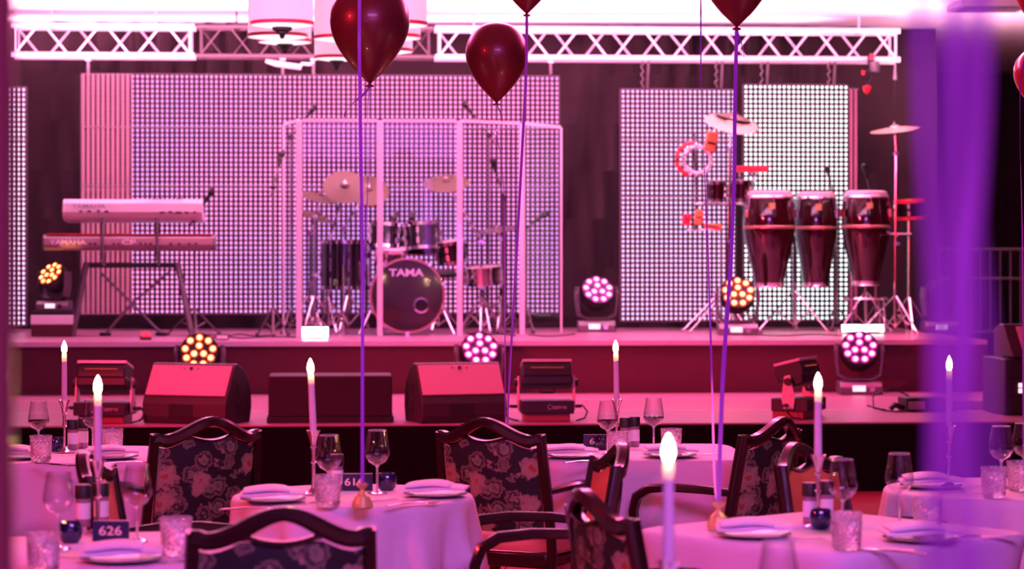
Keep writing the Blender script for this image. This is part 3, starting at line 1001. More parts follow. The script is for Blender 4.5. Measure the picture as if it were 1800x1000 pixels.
# bass drum: axis toward the hall
bc = st(716, 523, 20.55)
bc.z = ZR + .335
rb = thing('bass_drum', 'black bass drum with copper hoop and chrome-ringed port hole in front head', 'drum', (bc.x, bc.y, ZR))
AB = Matrix.Rotation(R(90), 3, 'X') @ I3
AB = Matrix.Rotation(SY, 3, 'Z') @ AB
BR = .315
MB().lathe([(BR * .97, -.42), (BR * .97, 0)], bc, 56, AB).build('shell', M_['drumblk'], rb, world=True)
MB().lathe([(.001, .006), (BR * .94, .006), (BR * .96, 0)], bc, 56, AB).build('front_head', M_['drumhead'], rb, world=True)
MB().lathe([(BR * .955, .03), (BR * 1.02, .03), (BR * 1.025, -.01), (BR * .97, -.01), (BR * .955, .03)], bc, 56, AB).build('hoop', M_['hoop'], rb, world=True)
MB().lathe([(BR * .97, -.42), (BR * 1.02, -.42), (BR * 1.02, -.46), (BR * .955, -.46)], bc, 56, AB).build('hoop', M_['hoop'], rb, world=True)
pc = bc + AB @ Vector((.117, -.083, .010))
MB().lathe([(.052, .0), (.068, .0), (.068, .010), (.052, .012), (.052, 0)], pc, 28, AB).build('port_ring', M_['chrome'], rb, world=True)
MB().lathe([(.001, .002), (.052, .002), (.052, 0)], pc, 28, AB).build('port_hole', M_['matte'], rb, world=True)
tx = text('brand_lettering', 'TAMA', .085, M_['white'], rb, Vector((0, 0, 0)), Euler((0, 0, 0)), .001, .003, 1.25)
tx.data.transform(Matrix.Translation(bc - Vector((bc.x, bc.y, ZR)) + AB @ Vector((-.01, .192, .012))) @ AB.to_4x4())
m = MB()
for k in range(10):
    q = 2 * PI * (k + .5) / 10
    d = Vector((math.cos(q), math.sin(q), 0)) * BR * 1.02
    m.box(bc + AB @ (d + Vector((0, 0, .01))), (.025, .03, .06), AB @ Matrix.Rotation(q, 3, 'Z'))
    m.tube([bc + AB @ (d * 1.02 + Vector((0, 0, .02))), bc + AB @ (d * 1.02 + Vector((0, 0, -.42)))], .005, 6)
m.build('claws', M_['chrome'], rb, world=True)
for sx in (-1, 1):
    MB().tube([bc + Vector((sx * .27, .05, -.05)), Vector((bc.x + sx * .40, bc.y - .12, ZR + .01))], .010, 8).build('spur', M_['chrome'], rb, world=True)
# toms, floor toms, snare
tA = ax_tilt(R(-10), R(4))
drum('rack_tom', 'rack tom drum above the left of the bass drum', st(680, 396, KT - .15), .145, .20, ax_tilt(R(-8), R(3)), M_['drumblk'], M_['skin'], 6, 'tom drums of the kit')
drum('rack_tom', 'rack tom drum above the right of the bass drum', st(742, 396, KT - .15), .155, .22, ax_tilt(R(-10), R(-3)), M_['drumblk'], M_['skin'], 6, 'tom drums of the kit')
drum('rack_tom', 'small tom drum mounted right of the bass drum top', st(790, 425, KT - .1), .13, .18, ax_tilt(R(6), R(-8)), M_['drumblk'], M_['skin'], 6, 'tom drums of the kit')
drum('rack_tom', 'shallow tom drum tilted low over the left bass drum edge', st(688, 436, KT - .3), .13, .12, ax_tilt(R(14), R(5)), M_['drumblk'], M_['skin'], 6, 'tom drums of the kit')
rf = drum('floor_tom', 'large glossy black floor tom left of the bass drum', st(606, 424, KT - .25), .20, .40, I3, M_['drumblk'], M_['skin'], 8, 'tom drums of the kit', zfoot=ZR)
cfl = st(606, 424, KT - .25)
for k in range(3):
    q = R(30 + 120 * k)
    MB().tube([(cfl.x + .215 * math.cos(q), cfl.y + .215 * math.sin(q), cfl.z - .2), (cfl.x + .215 * math.cos(q), cfl.y + .215 * math.sin(q), ZR + .004)], .009, 8).build('leg', M_['chrome'], rf, world=True)
sn = drum('snare_drum', 'chrome-hooped snare drum at the right side of the kit', st(850, 470, KT), .17, .14, ax_tilt(R(5), R(-4)), M_['chrome'], M_['skin'], 8, zfoot=ZR)
cs = st(850, 470, KT)
tripod(sn, (cs.x, cs.y), ZR, .22, ZR + .30, M_['chrome'], .8)
MB().tube([(cs.x, cs.y, ZR + .1), (cs.x, cs.y, cs.z - .15)], .012, 8).build('pole', M_['chrome'], sn, world=True)
# kit cymbals
def g(px, D0=KT, z=ZR):
    return stz(px, D0, z)
cymbal_stand('large bronze crash cymbal tilted at the upper left of the kit', g(577, KT - .2), ZR, .24, st(577, 430, KT - .2), st(606, 327, KT - .2), .185, R(50), R(8), M_['bronze'], .9)
cymbal_stand('second large bronze cymbal overlapping the upper left crash', g(612, KT + .3), ZR, .2, st(605, 400, KT + .3), st(647, 333, KT + .28), .19, R(44), R(10), M_['bronze'], .2)
cymbal_stand('bronze cymbal at the upper right of the kit beside the shield post', g(846, KT), ZR, .24, st(846, 425, KT), st(784, 320, KT), .20, R(24), R(-2), M_['bronze'], .5)
cymbal_stand('flat bronze cymbal at the far left of the kit', g(553, KT), ZR, .2, st(553, 380, KT), st(562, 345, KT), .17, R(14), R(14), M_['bronze'], .1)
cymbal_stand('small low bronze cymbal at the left edge of the kit', g(545, KT + .3), ZR, .2, st(545, 410, KT + .3), st(557, 379, KT + .3), .14, R(12), R(20), M_['bronze'], 1.2)
cymbal_stand('dark cymbal pair low at the right of the kit', g(880, KT + .1), ZR, .22, st(882, 420, KT + .1), st(872, 402, KT + .1), .17, R(8), R(-8), M_['grey'], .4)
# stool
c = g(770, KT + .42)
r = thing('drum_stool', 'round black drum stool behind the bass drum', 'stool', c)
MB().lathe([(.001, .0), (.16, .0), (.17, .03), (.15, .06), (.001, .07)], c + Vector((0, 0, .48)), 24).build('seat', M_['black'], r, world=True)
MB().tube([c + Vector((0, 0, .05)), c + Vector((0, 0, .5))], .014, 8).build('pole', M_['chrome'], r, world=True)
tripod(r, c, ZR, .22, ZR + .25, M_['chrome'])

# microphone stands
def mic_stand(label, px, D0, zf, ytop, boom_to, m_=None, spread=.25, group='black microphone stands'):
    b = stz(px, D0, zf)
    m_ = m_ or M_['grey']
    t = st(px, ytop, D0)
    r = thing('microphone_stand', label, 'microphone stand', b, 0, group)
    MB().tube([b + Vector((0, 0, .08)), Vector((b.x, b.y, t.z))], .011, 8).build('pole', m_, r, world=True)
    tripod(r, b, zf, spread, zf + .22, m_, random.random() * 2)
    q = st(boom_to[0], boom_to[1], D0 + boom_to[2])
    MB().tube([Vector((b.x, b.y, t.z)) + (Vector((b.x, b.y, t.z)) - q) * .35, q], .008, 8).build('boom', m_, r, world=True)
    d = (q - Vector((b.x, b.y, t.z))).normalized()
    A = d.to_track_quat('Z', 'Y').to_matrix()
    MB().lathe([(.001, -.05), (.012, -.05), (.016, .05), (.024, .06), (.026, .09), (.016, .115), (.001, .118)], q, 14, A).build('microphone', M_['black'], r, world=True)
    m = MB()
    wing(m, Vector((b.x, b.y - .01, t.z)), .02)
    m.build('clutch', M_['black'], r, world=True)
    return r
mic_stand('tall dark microphone stand left of the drum shield', 480, 20.3, ZR, 330, (492, 285, .1), spread=.15)
mic_stand('microphone stand with raised boom over the left shield corner', 512, 21.1, ZR, 240, (540, 204, 0))
mic_stand('microphone stand reaching over the top right of the shield', 858, 21.2, ZR, 236, (828, 197, 0))
mic_stand('dark microphone stand inside the right shield panel', 885, 20.9, ZR, 345, (871, 300, 0), spread=.14)
mic_stand('low microphone stand aimed at the kit from the far right panel', 925, 21.0, ZR, 400, (945, 386, .0), spread=.12)
mic_stand('short microphone stand beside the keyboard stand', 342, 20.6, ZR, 384, (362, 352, -.0))
mic_stand('short microphone stand over the middle conga', 1470, 21.5, ZR, 370, (1458, 312, -.2), spread=.14)
mic_stand('microphone stand leaning over the right conga', 1540, 21.5, ZR, 380, (1522, 306, -.3), spread=.14)
# tom clip microphones
for i, (px, py) in enumerate(((694, 380), (726, 378), (768, 392))):
    c = st(px, py, KT - .25)
    o = MB().lathe([(.001, -.04), (.018, -.04), (.022, 0), (.030, .02), (.024, .045), (.001, .05)], c, 12, ax_tilt(R(160), R(20))).tube([c, c + Vector((.0, .12, -.05))], .005, 6).build('clip_microphone', M_['black'])
    tag(o, ['small black clip microphone over the left rack tom', 'small black clip microphone between the two rack toms', 'small black clip microphone over the right rack tom'][i], 'microphone', 'clip microphones on the toms')

# ================================================================== PERCUSSION
def conga(label, px, pyt, pyb, wtop, wmax, wbot, D0):
    D = sd(px, D0)
    k = D / F
    top = st(px, pyt, D0)
    H = (pyb - pyt) * k
    b = Vector((top.x, top.y, top.z - H))
    r = thing('conga_drum', label, 'conga drum', b, 0, 'congas on stands')
    rt, rm, rbm = wtop / 2 * k, wmax / 2 * k, wbot / 2 * k
    MB().lathe([(rbm * .9, 0), (rbm, .002), (rbm * 1.12, H * .1), (rm * .78, H * .3), (rm * .95, H * .5), (rm, H * .62), (rm * .985, H * .75), (rt, H * .97)], n=40).build('shell', M_['conga'], r)
    MB().lathe([(.001, H * 1.0), (rt * .85, H * .998), (rt * 1.0, H * .985), (rt * 1.04, H * .93), (rt * 1.02, H * .925)], n=40).build('head', M_['skin'], r)
    MB().lathe([(rt * 1.07, H * .945), (rt * 1.10, H * .93), (rt * 1.07, H * .915), (rt * 1.02, H * .93), (rt * 1.07, H * .945)], n=40).build('rim', M_['chrome'], r)
    MB().lathe([(rm * 1.0, H * .60), (rm * 1.015, H * .605), (rm * 1.015, H * .625), (rm * 1.0, H * .63)], n=40).build('band', M_['hoop'], r)
    MB().lathe([(rbm * 1.0, 0), (rbm * 1.06, 0), (rbm * 1.10, .03), (rbm * 1.02, .03)], n=32).build('foot_ring', M_['chrome'], r)
    for q in range(6):
        m = MB()
        a = R(60 * q + 34)
        dx, dy = math.cos(a), math.sin(a)
        m.tube([(dx * rt * 1.09, dy * rt * 1.09, H * .95), (dx * rt * 1.15, dy * rt * 1.15, H * .86), (dx * rm * 1.04, dy * rm * 1.04, H * .74)], .007, 6)
        m.box((dx * rm * 1.03, dy * rm * 1.03, H * .76), (.03, .035, .07), Matrix.Rotation(a, 3, 'Z'))
        m.build('tension_lug', M_['chrome'], r)
    MB().box((0, -rm * 1.01, H * .83), (.055, .008, .06), Matrix.Rotation(R(8), 3, 'X')).build('badge', M_['gold'], r)
    return r, top, H
conga('widest dark wine-red conga, left one of the pair on the double stand', 1352, 335, 503, 80, 92, 50, 20.95)
conga('narrower conga, right one of the pair on the double stand', 1434, 337, 503, 66, 76, 44, 21.35)
conga('separate dark wine-red conga at the right beside the cymbal pole', 1522, 335, 500, 74, 86, 46, 20.95)
def conga_stand(label, px, D0, zring, spread, pxs, rings):
    b = stz(px, D0, ZR)
    r = thing('conga_stand', label, 'stand', b, 0, 'conga stands')
    MB().tube([b + Vector((0, 0, .05)), Vector((b.x, b.y, zring + .45))], .013, 8).build('pole', M_['chrome'], r, world=True)
    tripod(r, b, ZR, spread, ZR + .36, M_['chrome'], R(200), rr=.012)
    for (cx, D, rr) in rings:
        c = stz(cx, D, zring)
        MB().tube([c + Vector((rr * math.cos(q), rr * math.sin(q), 0)) for q in [2 * PI * k / 24 for k in range(24)]], .008, 6, closed=True).tube([c + Vector((rr * .9, 0, 0)), Vector((b.x, b.y, zring))], .009, 6).build('ring', M_['chrome'], r, world=True)
conga_stand('chrome tripod stand under the pair of congas', 1396, 21.12, 1.262, .35, None, [(1352, 20.95, .125), (1434, 21.35, .115)])
conga_stand('chrome tripod stand under the separate right conga', 1522, 20.95, 1.275, .26, None, [(1522, 20.95, .12)])
# timbales on stand
def small_drum(label, px, pyt, D0, w, h):
    D = sd(px, D0)
    return drum('bongo_drum', label, st(px, pyt, D0), w / 2 / F * D, h / F * D, ax_tilt(R(4)), M_['conga'], M_['skin'], 5, 'bongos on the percussion stand')
small_drum('left small bongo drum near the tambourine', 1261, 319, 21.0, 34, 34)
small_drum('right small bongo drum beside the left conga', 1303, 318, 21.0, 38, 34)
b = stz(1268, 21.15, ZR)
r = thing('percussion_stand', 'upright percussion stand with cross bars holding bongos and blocks', 'stand', b)
MB().tube([b + Vector((0, 0, .05)), b + Vector((0, 0, .95))], .013, 8).build('pole', M_['chrome'], r, world=True)
MB().tube([st(1222, 358, 21.16), st(1268, 358, 21.15), st(1322, 358, 21.16)], .010, 8).build('cross_bar', M_['chrome'], r, world=True)
MB().tube([st(1222, 405, 21.16), st(1224, 340, 21.16), st(1220, 235, 21.16)], .010, 8).build('side_pole', M_['grey'], r, world=True)
MB().tube([st(1208, 404, 21.16), st(1268, 404, 21.15)], .010, 8).build('cross_bar', M_['chrome'], r, world=True)
MB().tube([st(1322, 358, 21.16), st(1328, 303, 21.16)], .008, 8).tube([st(1300, 358, 21.2), st(1300, 303, 21.16)], .008, 8).build('side_pole', M_['chrome'], r, world=True)
tripod(r, b, ZR, .35, ZR + .35, M_['chrome'], R(190), rr=.012)
# tambourine: white ring with red jingle arc
c = st(1226, 281, 21.05)
r = thing('tambourine', 'white and red tambourine ring hanging left of the front cymbal pole', 'tambourine', c)
AT = ax_tilt(R(84), R(10))
rt = .118
MB().tube([c + AT @ Vector((rt * math.cos(q), rt * math.sin(q), 0)) for q in [2 * PI * k / 32 for k in range(32)]], .017, 8, closed=True).build('ring', M_['white'], r, world=True)
MB().tube([c + AT @ Vector((-.035 + (rt + .028) * math.cos(q), .0 + (rt + .028) * math.sin(q), -.02)) for q in [R(95 + 170 * k / 16) for k in range(17)]], .018, 8).build('red_arc', M_['redp'], r, world=True)
for k in range(7):
    q = R(70 + 34 * k)
    MB().lathe([(.001, -.008), (.022, -.008), (.022, .008), (.001, .008)], c + AT @ Vector((rt * 1.12 * math.cos(q), rt * 1.12 * math.sin(q), 0)), 12, AT @ Matrix.Rotation(q, 3, 'Z') @ Matrix.Rotation(R(90), 3, 'X')).build('jingle', M_['chrome'], r, world=True)
c = st(1250, 248, 21.05)
r = thing('wood_block', 'orange wood block above the tambourine', 'wood block', c)
MB().box(c, (.10, .09, .17), ax_tilt(R(5), R(12))).build('body', M_['orange'], r, world=True, bevel=.012)
MB().box(c + Vector((0, -.047, -.02)), (.07, .006, .02), ax_tilt(R(5), R(12))).build('slot', M_['matte'], r, world=True)
c = st(1322, 297, 21.0)
r = thing('cowbell', 'red cowbell bar mounted above the bongos', 'cowbell', c)
MB().prism([(-.035, -.028), (.035, -.028), (.028, .028), (-.028, .028)], -.14, .14, Matrix.Translation(c)).build('body', M_['redp'], r, bevel=.006, world=True)
MB().box(c + Vector((-.02, 0, -.045)), (.03, .03, .05)).build('mount', M_['chrome'], r, world=True)
MB().box(c + Vector((.14, 0, -.0)), (.012, .075, .06)).build('mouth', M_['matte'], r, world=True)
for i, (px, py, w_, h_, mm) in enumerate(((1207, 386, .07, .10, 'redp'), (1228, 382, .07, .13, 'orange'), (1252, 398, .15, .05, 'orange'))):
    c = st(px, py, 21.0)
    r = thing('jam_block', ['small red percussion block low left of the bongos', 'upright orange percussion block beneath the tambourine', 'flat orange percussion block below the left bongo'][i], 'percussion block', c, 0, 'coloured percussion blocks')
    MB().box(c, (w_, .07, h_), ax_tilt(0, R(8))).build('body', M_[mm], r, world=True, bevel=.01)
    MB().box(c + Vector((0, -.036, 0)), (w_ * .7, .004, .012), ax_tilt(0, R(8))).build('slot', M_['matte'], r, world=True)
# tall cymbal stands
cymbal_stand('pale cymbals stacked on the tall stand left of the congas', g(1281, 20.75), ZR, .36, st(1283, 262, 20.75), st(1286, 215, 20.75), .235, R(24), R(10), M_['palecym'], R(195), ZR + .38, extra=(st(1290, 204, 20.85), .16, R(10), R(12), M_['bronze']))
cymbal_stand('tilted cymbal on the tall stand at the right of the congas', g(1574, 20.7), ZR, .30, st(1575, 270, 20.7), st(1573, 226, 20.7), .215, R(8), R(-7), M_['palecym'], R(180), ZR + .32)
# snare on stand, right
cR = st(1598, 352, 21.1)
r = drum('snare_drum', 'small dark drum with red rim right of the right cymbal pole', cR, .135, .16, ax_tilt(R(3), R(-3)), M_['drumblk'], M_['skin'], 6, hoopm=M_['redp'], zfoot=ZR)
MB().tube([(cR.x, cR.y, ZR + .1), (cR.x, cR.y, cR.z - .17)], .012, 8).build('pole', M_['chrome'], r, world=True)
tripod(r, (cR.x, cR.y), ZR, .24, ZR + .3, M_['chrome'], .5)
c = st(1580, 411, 20.95)
r = thing('percussion_tray', 'narrow bright tray clamped to the right cymbal pole', 'tray', c)
MB().box(c, (.20, .14, .014)).build('tray', M_['white'], r, world=True, bevel=.003)
MB().tube([c + Vector((-.02, -.06, -.01)), Vector((g(1574, 20.7).x, g(1574, 20.7).y, c.z - .04))], .007, 6).build('clamp', M_['chrome'], r, world=True)
# hoop of a low drum under the right conga
c = stz(1522, 20.85, ZR)
r = thing('drum_hoop', 'large chrome hoop frame standing low around the right conga stand', 'hoop', c)
MB().tube([c + Vector((.19 * math.cos(q), .19 * math.sin(q), .30)) for q in [2 * PI * k / 32 for k in range(32)]], .010, 6, closed=True).build('ring', M_['chrome'], r, world=True)
for k in range(4):
    q = R(45 + 90 * k)
    MB().tube([c + Vector((.19 * math.cos(q), .19 * math.sin(q), .30)), c + Vector((.21 * math.cos(q), .21 * math.sin(q), .005))], .008, 6).build('leg', M_['chrome'], r, world=True)

# ================================================================== FRONT STAGE: wedges, speaker, effect lights
FD = 15.72
def wedge(label, px, L, yaw, D0=15.85):
    p = stz(px, D0, .45)
    r = thing('wedge_monitor', label, 'stage monitor', p, yaw, 'wedge monitors on the front stage')
    poly = [(-.165, .0), (-.185, .05), (-.185, .13), (-.165, .17), (-.045, .375), (-.03, .385), (.0, .385), (.08, .35), (.15, .28), (.19, .19), (.195, .10), (.17, .0)]
    MB().prism(poly, -L / 2, L / 2).build('cabinet', mat('wedge_paint', (.035, .016, .022), .5, bump=.15, scale=220), r, smooth=False, bevel=.008)
    # grille plate on the sloped side that faces up to the hall
    a, b = Vector((0, -.160, .18)), Vector((0, -.050, .368))
    t = (b - a)
    rot = Matrix.Rotation(math.atan2(t.z, t.y), 3, 'X')
    c = (a + b) / 2 + Vector((0, -.006, .003))
    MB().box(c, (L * .955, t.length, .010), rot).build('grille', mat('grille_mesh', (.55, .30, .34), .5, .0, noise=.25, scale=300), r, smooth=False, bevel=.003)
    n = Vector((0, -t.z, t.y)).normalized()
    MB().lathe([(.001, .0), (.012, .0), (.012, .004), (.001, .004)], b - t * .12 + n * .014, 14, rot).lathe([(.001, .0), (.005, .0), (.005, .004), (.001, .004)], b - t * .12 + n * .014 + Vector((-.05, 0, 0)), 10, rot).lathe([(.001, .0), (.005, .0), (.005, .004), (.001, .004)], b - t * .12 + n * .014 + Vector((.05, 0, 0)), 10, rot).build('badge', M_['black'], r)
    MB().box((-.02, -.187, .085), (.17, .006, .085)).build('handle_recess', M_['matte'], r, bevel=.002)
    for sx in (-1, 1):
        for (y, z) in ((.02, .225), (.02, .10)):
            MB().box((sx * (L / 2 + .001), y, z), (.006, .055, .085), Matrix.Rotation(R(18), 3, 'X')).build('side_slot', M_['matte'], r, bevel=.002)
    return r
wedge('red-lit wedge monitor at the left, its right side with handle slots showing', 346, .60, R(-20))
wedge('pink-lit wedge monitor right of the flat black speaker, slots on its left side', 801, .585, R(20))
p = stz(581, 15.95, .45)
r = thing('floor_speaker', 'wide flat black speaker box between the two wedge monitors', 'speaker', p, SY)
MB().box((0, 0, .172), (.80, .42, .265)).build('cabinet', mat('speaker_paint', (.014, .006, .010), .7), r, bevel=.01)
MB().box((0, -.014, .172), (.79, .41, .26)).build('front_grille', mat('speaker_grille', (.018, .008, .012), .85), r, bevel=.006)
MB().box((0, -.02, .02), (.82, .40, .04)).build('plinth', M_['matte'], r, bevel=.004)

def effect_light(label, px, D0, yaw, sc=1.0):
    p = stz(px, D0, .45)
    r = thing('effect_light', label, 'stage light', p, yaw, 'tilting lamp units on the front stage')
    MB().box((0, .02, .030), (.30 * sc, .22, .060)).build('foot_block', mat('red_block', (.30, .03, .05), .4), r, bevel=.006)
    b = MB().box((0, 0, .095), (.345, .26, .085)).build('base', mat('lamp_base', (.018, .008, .016), .5), r, bevel=.006)
    text('brand_lettering', 'cameo', .036, M_['midgrey'], b, Vector((.075, -.133, .097)), FRONT, .001, .0012, 1.0)
    MB().tube([Vector((.015 + .014 * math.cos(R(q)), -.133, .097 + .014 * math.sin(R(q)))) for q in range(50, 311, 20)], .003, 6).build('logo_ring', M_['midgrey'], b)
    for sx in (-1, 1):
        MB().prism([(-.035, .07), (.035, .07), (.05, .14), (.03, .285), (-.012, .295), (-.045, .14)], sx * .183 - .006, sx * .183 + .006).build('side_arm', mat('arm_paint', (.75, .45, .48), .4, .2), r, smooth=False, bevel=.003)
        MB().lathe([(.001, 0), (.026, 0), (.026, .018), (.001, .018)], (sx * .19, 0, .25), 16, Matrix.Rotation(R(90) * sx, 3, 'Y')).build('tilt_knob', M_['black'], r)
    A = Matrix.Rotation(R(-14), 3, 'X')
    c = Vector((0, 0, .285))
    MB().prism([(-.10, -.01), (.09, -.03), (.11, .05), (.09, .088), (-.08, .088), (-.10, .05)], -.158, .158, Matrix.Translation(c) @ A.to_4x4()).build('lamp_body', M_['black'], r, bevel=.008)
    MB().prism([(-.085, -.065), (.05, -.075), (.085, -.02), (.08, .0), (-.09, .0)], -.165, .165, Matrix.Translation(c) @ A.to_4x4()).build('lamp_back', M_['black'], r, bevel=.012)
    MB().box(c + A @ Vector((0, 0, .093)), (.325, .19, .018), A).build('top_plate', mat('plate_paint', (.60, .42, .48), .35, .2), r, bevel=.003)
    m = MB()
    for k in range(14):
        m.box(c + A @ Vector((-.10 + k * .0155, -.101, .045)), (.006, .004, .006), A)
    m.build('indicator_row', M_['ledrd'], r)
    m = MB()
    m.tube([c + Vector((-.05, -.07, -.07)), c + Vector((-.045, -.075, -.095)), c + Vector((.045, -.075, -.095)), c + Vector((.05, -.07, -.07))], .008, 8)
    m.build('handle', M_['black'], r)
    for sx in (-1, 1):
        MB().tube([Vector((sx * .175, .02, .09)), Vector((sx * .24, .0, .10)), Vector((sx * .27, -.02, .06)), Vector((sx * .25, -.05, .02)), Vector((sx * .19, -.09, .006))], .006, 6).lathe([(.001, -.03), (.012, -.03), (.012, .03), (.001, .03)], Vector((sx * .205, .01, .095)), 10, Matrix.Rotation(R(90), 3, 'Y')).build('plug_cable', M_['black'], r)
    return r
effect_light('tilting lamp unit with side arms at the left, behind the candle', 184, 15.85, SY + R(-10))
effect_light('tilting lamp unit with side arms right of the right wedge monitor', 960, 15.85, SY)
effect_light('tilting lamp unit seen from its side at the right of the stage', 1404, 16.0, SY + R(58))
# small power boxes and cables
c = stz(1612, 16.6, .45)
r = thing('power_box', 'small grey-fronted power box lying at the right of the front stage', 'power box', c, R(10))
MB().box((.05, .05, .05), (.28, .2, .10)).build('body', M_['black'], r, bevel=.008)
MB().box((-.02, -.055, .045), (.12, .012, .055)).build('front_plate', M_['midgrey'], r, bevel=.002)
MB().tube([(-.1, 0, .03), (-.17, -.02, .05), (-.2, -.02, .02)], .02, 8).build('plug', M_['black'], r)
MB().tube([(.0, .1, .09), (-.12, .2, .16), (-.26, .18, .10), (-.28, .1, .02), (-.2, .06, .01)], .006, 6).build('cable', M_['black'], r)
c = stz(1690, 16.9, .45)
r = thing('power_box', 'white-topped small box with blue dots behind the purple ribbons', 'power box', c, R(-5))
MB().box((0, 0, .03), (.32, .16, .06)).build('body', M_['midgrey'], r, bevel=.008)
MB().box((-.02, -.03, .066), (.18, .08, .012)).build('pale_top', M_['white'], r, bevel=.002)
# cables on the decks
def floor_cable(label, pts, z, D0s=None, rad=.006, mt_=None, grp='cables lying on the stage'):
    P = [stz(x, d, z + rad + .001) for x, d in pts]
    Q = []
    for i in range(len(P) - 1):
        p0, p1, p2, p3 = P[max(i - 1, 0)], P[i], P[i + 1], P[min(i + 2, len(P) - 1)]
        for k in range(6):
            t = k / 6
            Q.append(.5 * ((2 * p1) + (p2 - p0) * t + (2 * p0 - 5 * p1 + 4 * p2 - p3) * t * t + (-p0 + 3 * p1 - 3 * p2 + p3) * t ** 3))
    Q.append(P[-1])
    o = MB().tube(Q, rad, 6).build('stage_cable', mt_ or M_['black'])
    return tag(o, label, 'cable', grp)
floor_cable('black cable looping on the deck below the left wedge monitor', [(245, 16.0), (262, 16.4), (280, 16.9), (250, 17.2), (235, 16.7)], .45)
floor_cable('thin cable lying across the open deck at the right', [(1525, 17.2), (1560, 16.6), (1600, 16.5), (1680, 16.6)], .45)
floor_cable('black cable tangle beside the keyboard stand foot', [(345, 20.2), (370, 19.8), (400, 20.0), (430, 19.7), (470, 20.0), (520, 19.9)], .86)
floor_cable('black cable curling between keyboard stand and mic stand', [(365, 20.6), (395, 20.3), (420, 20.7), (450, 20.2), (480, 20.6)], .86)
floor_cable('black cable along the riser right of the drum shield', [(930, 20.4), (960, 20.0), (990, 20.2), (1010, 20.6)], .86)
floor_cable('black cable on the riser below the congas', [(1330, 20.2), (1380, 20.0), (1430, 20.3), (1480, 20.0)], .86)
floor_cable('short red-lit cable at the shield foot under the snare', [(820, 20.8), (850, 20.4), (880, 20.6), (905, 20.2)], .86)
c = stz(262 - 30, 19.9, .86)
r = thing('foot_pedal', 'small dark foot pedal on the riser edge under the keyboards', 'pedal', stz(256, 19.6, .86), R(10))
MB().prism([(-.08, 0), (.08, 0), (.08, .03), (-.08, .012)], -.045, .045).build('base', M_['black'], r, bevel=.003)
MB().prism([(-.075, .02), (.06, .055), (.06, .062), (-.075, .028)], -.035, .035).build('treadle', M_['redp'], r)

# rack and speaker at the far right
c = stz(1835, 16.4, .45)
r = thing('equipment_rack', 'black equipment rack with a white label strip at the right edge', 'equipment rack', c, R(6))
MB().box((0, .0, .195), (.72, .5, .38)).build('case', M_['black'], r, bevel=.01)
for k in range(3):
    MB().box((0, -.256, .07 + k * .12), (.66, .012, .105)).build('front_panel', M_['matte'], r, bevel=.003)
MB().box((-.20, -.266, .205), (.13, .008, .030)).box((-.235, -.266, .168), (.06, .008, .03)).build('label_plate', M_['screen'], r)
c = stz(1845, 16.3, .845)
r = thing('wedge_monitor', 'red-lit wedge speaker standing on the rack at the right edge', 'stage monitor', c, R(10))
MB().prism([(-.16, 0), (.2, 0), (.2, .18), (.10, .22), (.02, .22), (-.13, .04)], -.33, .3).build('cabinet', MATS['wedge_paint'], r, smooth=False, bevel=.008)
MB().box((0, -.08, .125), (.5, .20, .01), Matrix.Rotation(R(51), 3, 'X')).build('grille', MATS['grille_mesh'], r)

# barrier fence, far right behind the ribbons
a = stz(1650, 24.6, 0)
r = thing('barrier_fence', 'grey metal barrier fence with upright bars at the far right', 'fence', (a.x, a.y, 0))
X0, X1 = 0, 1.9
MB().tube([(X0, 0, .02), (X0, 0, 1.60), (X1, 0, 1.60), (X1, 0, .02)], .02, 8).tube([(X0, 0, .75), (X1, 0, .75)], .014, 8).tube([(X0, 0, 1.30), (X1, 0, 1.30)], .012, 8).build('frame', M_['midgrey'], r)
m = MB()
for k in range(1, 18):
    x = X0 + (X1 - X0) * k / 18
    m.tube([(x, 0, .75), (x, 0, 1.60)], .010, 6)
m.build('bars', M_['midgrey'], r)
MB().box((X0 + 1.25, -.02, 1.2), (.22, .01, .14)).build('sign_plate', M_['midgrey'], r)

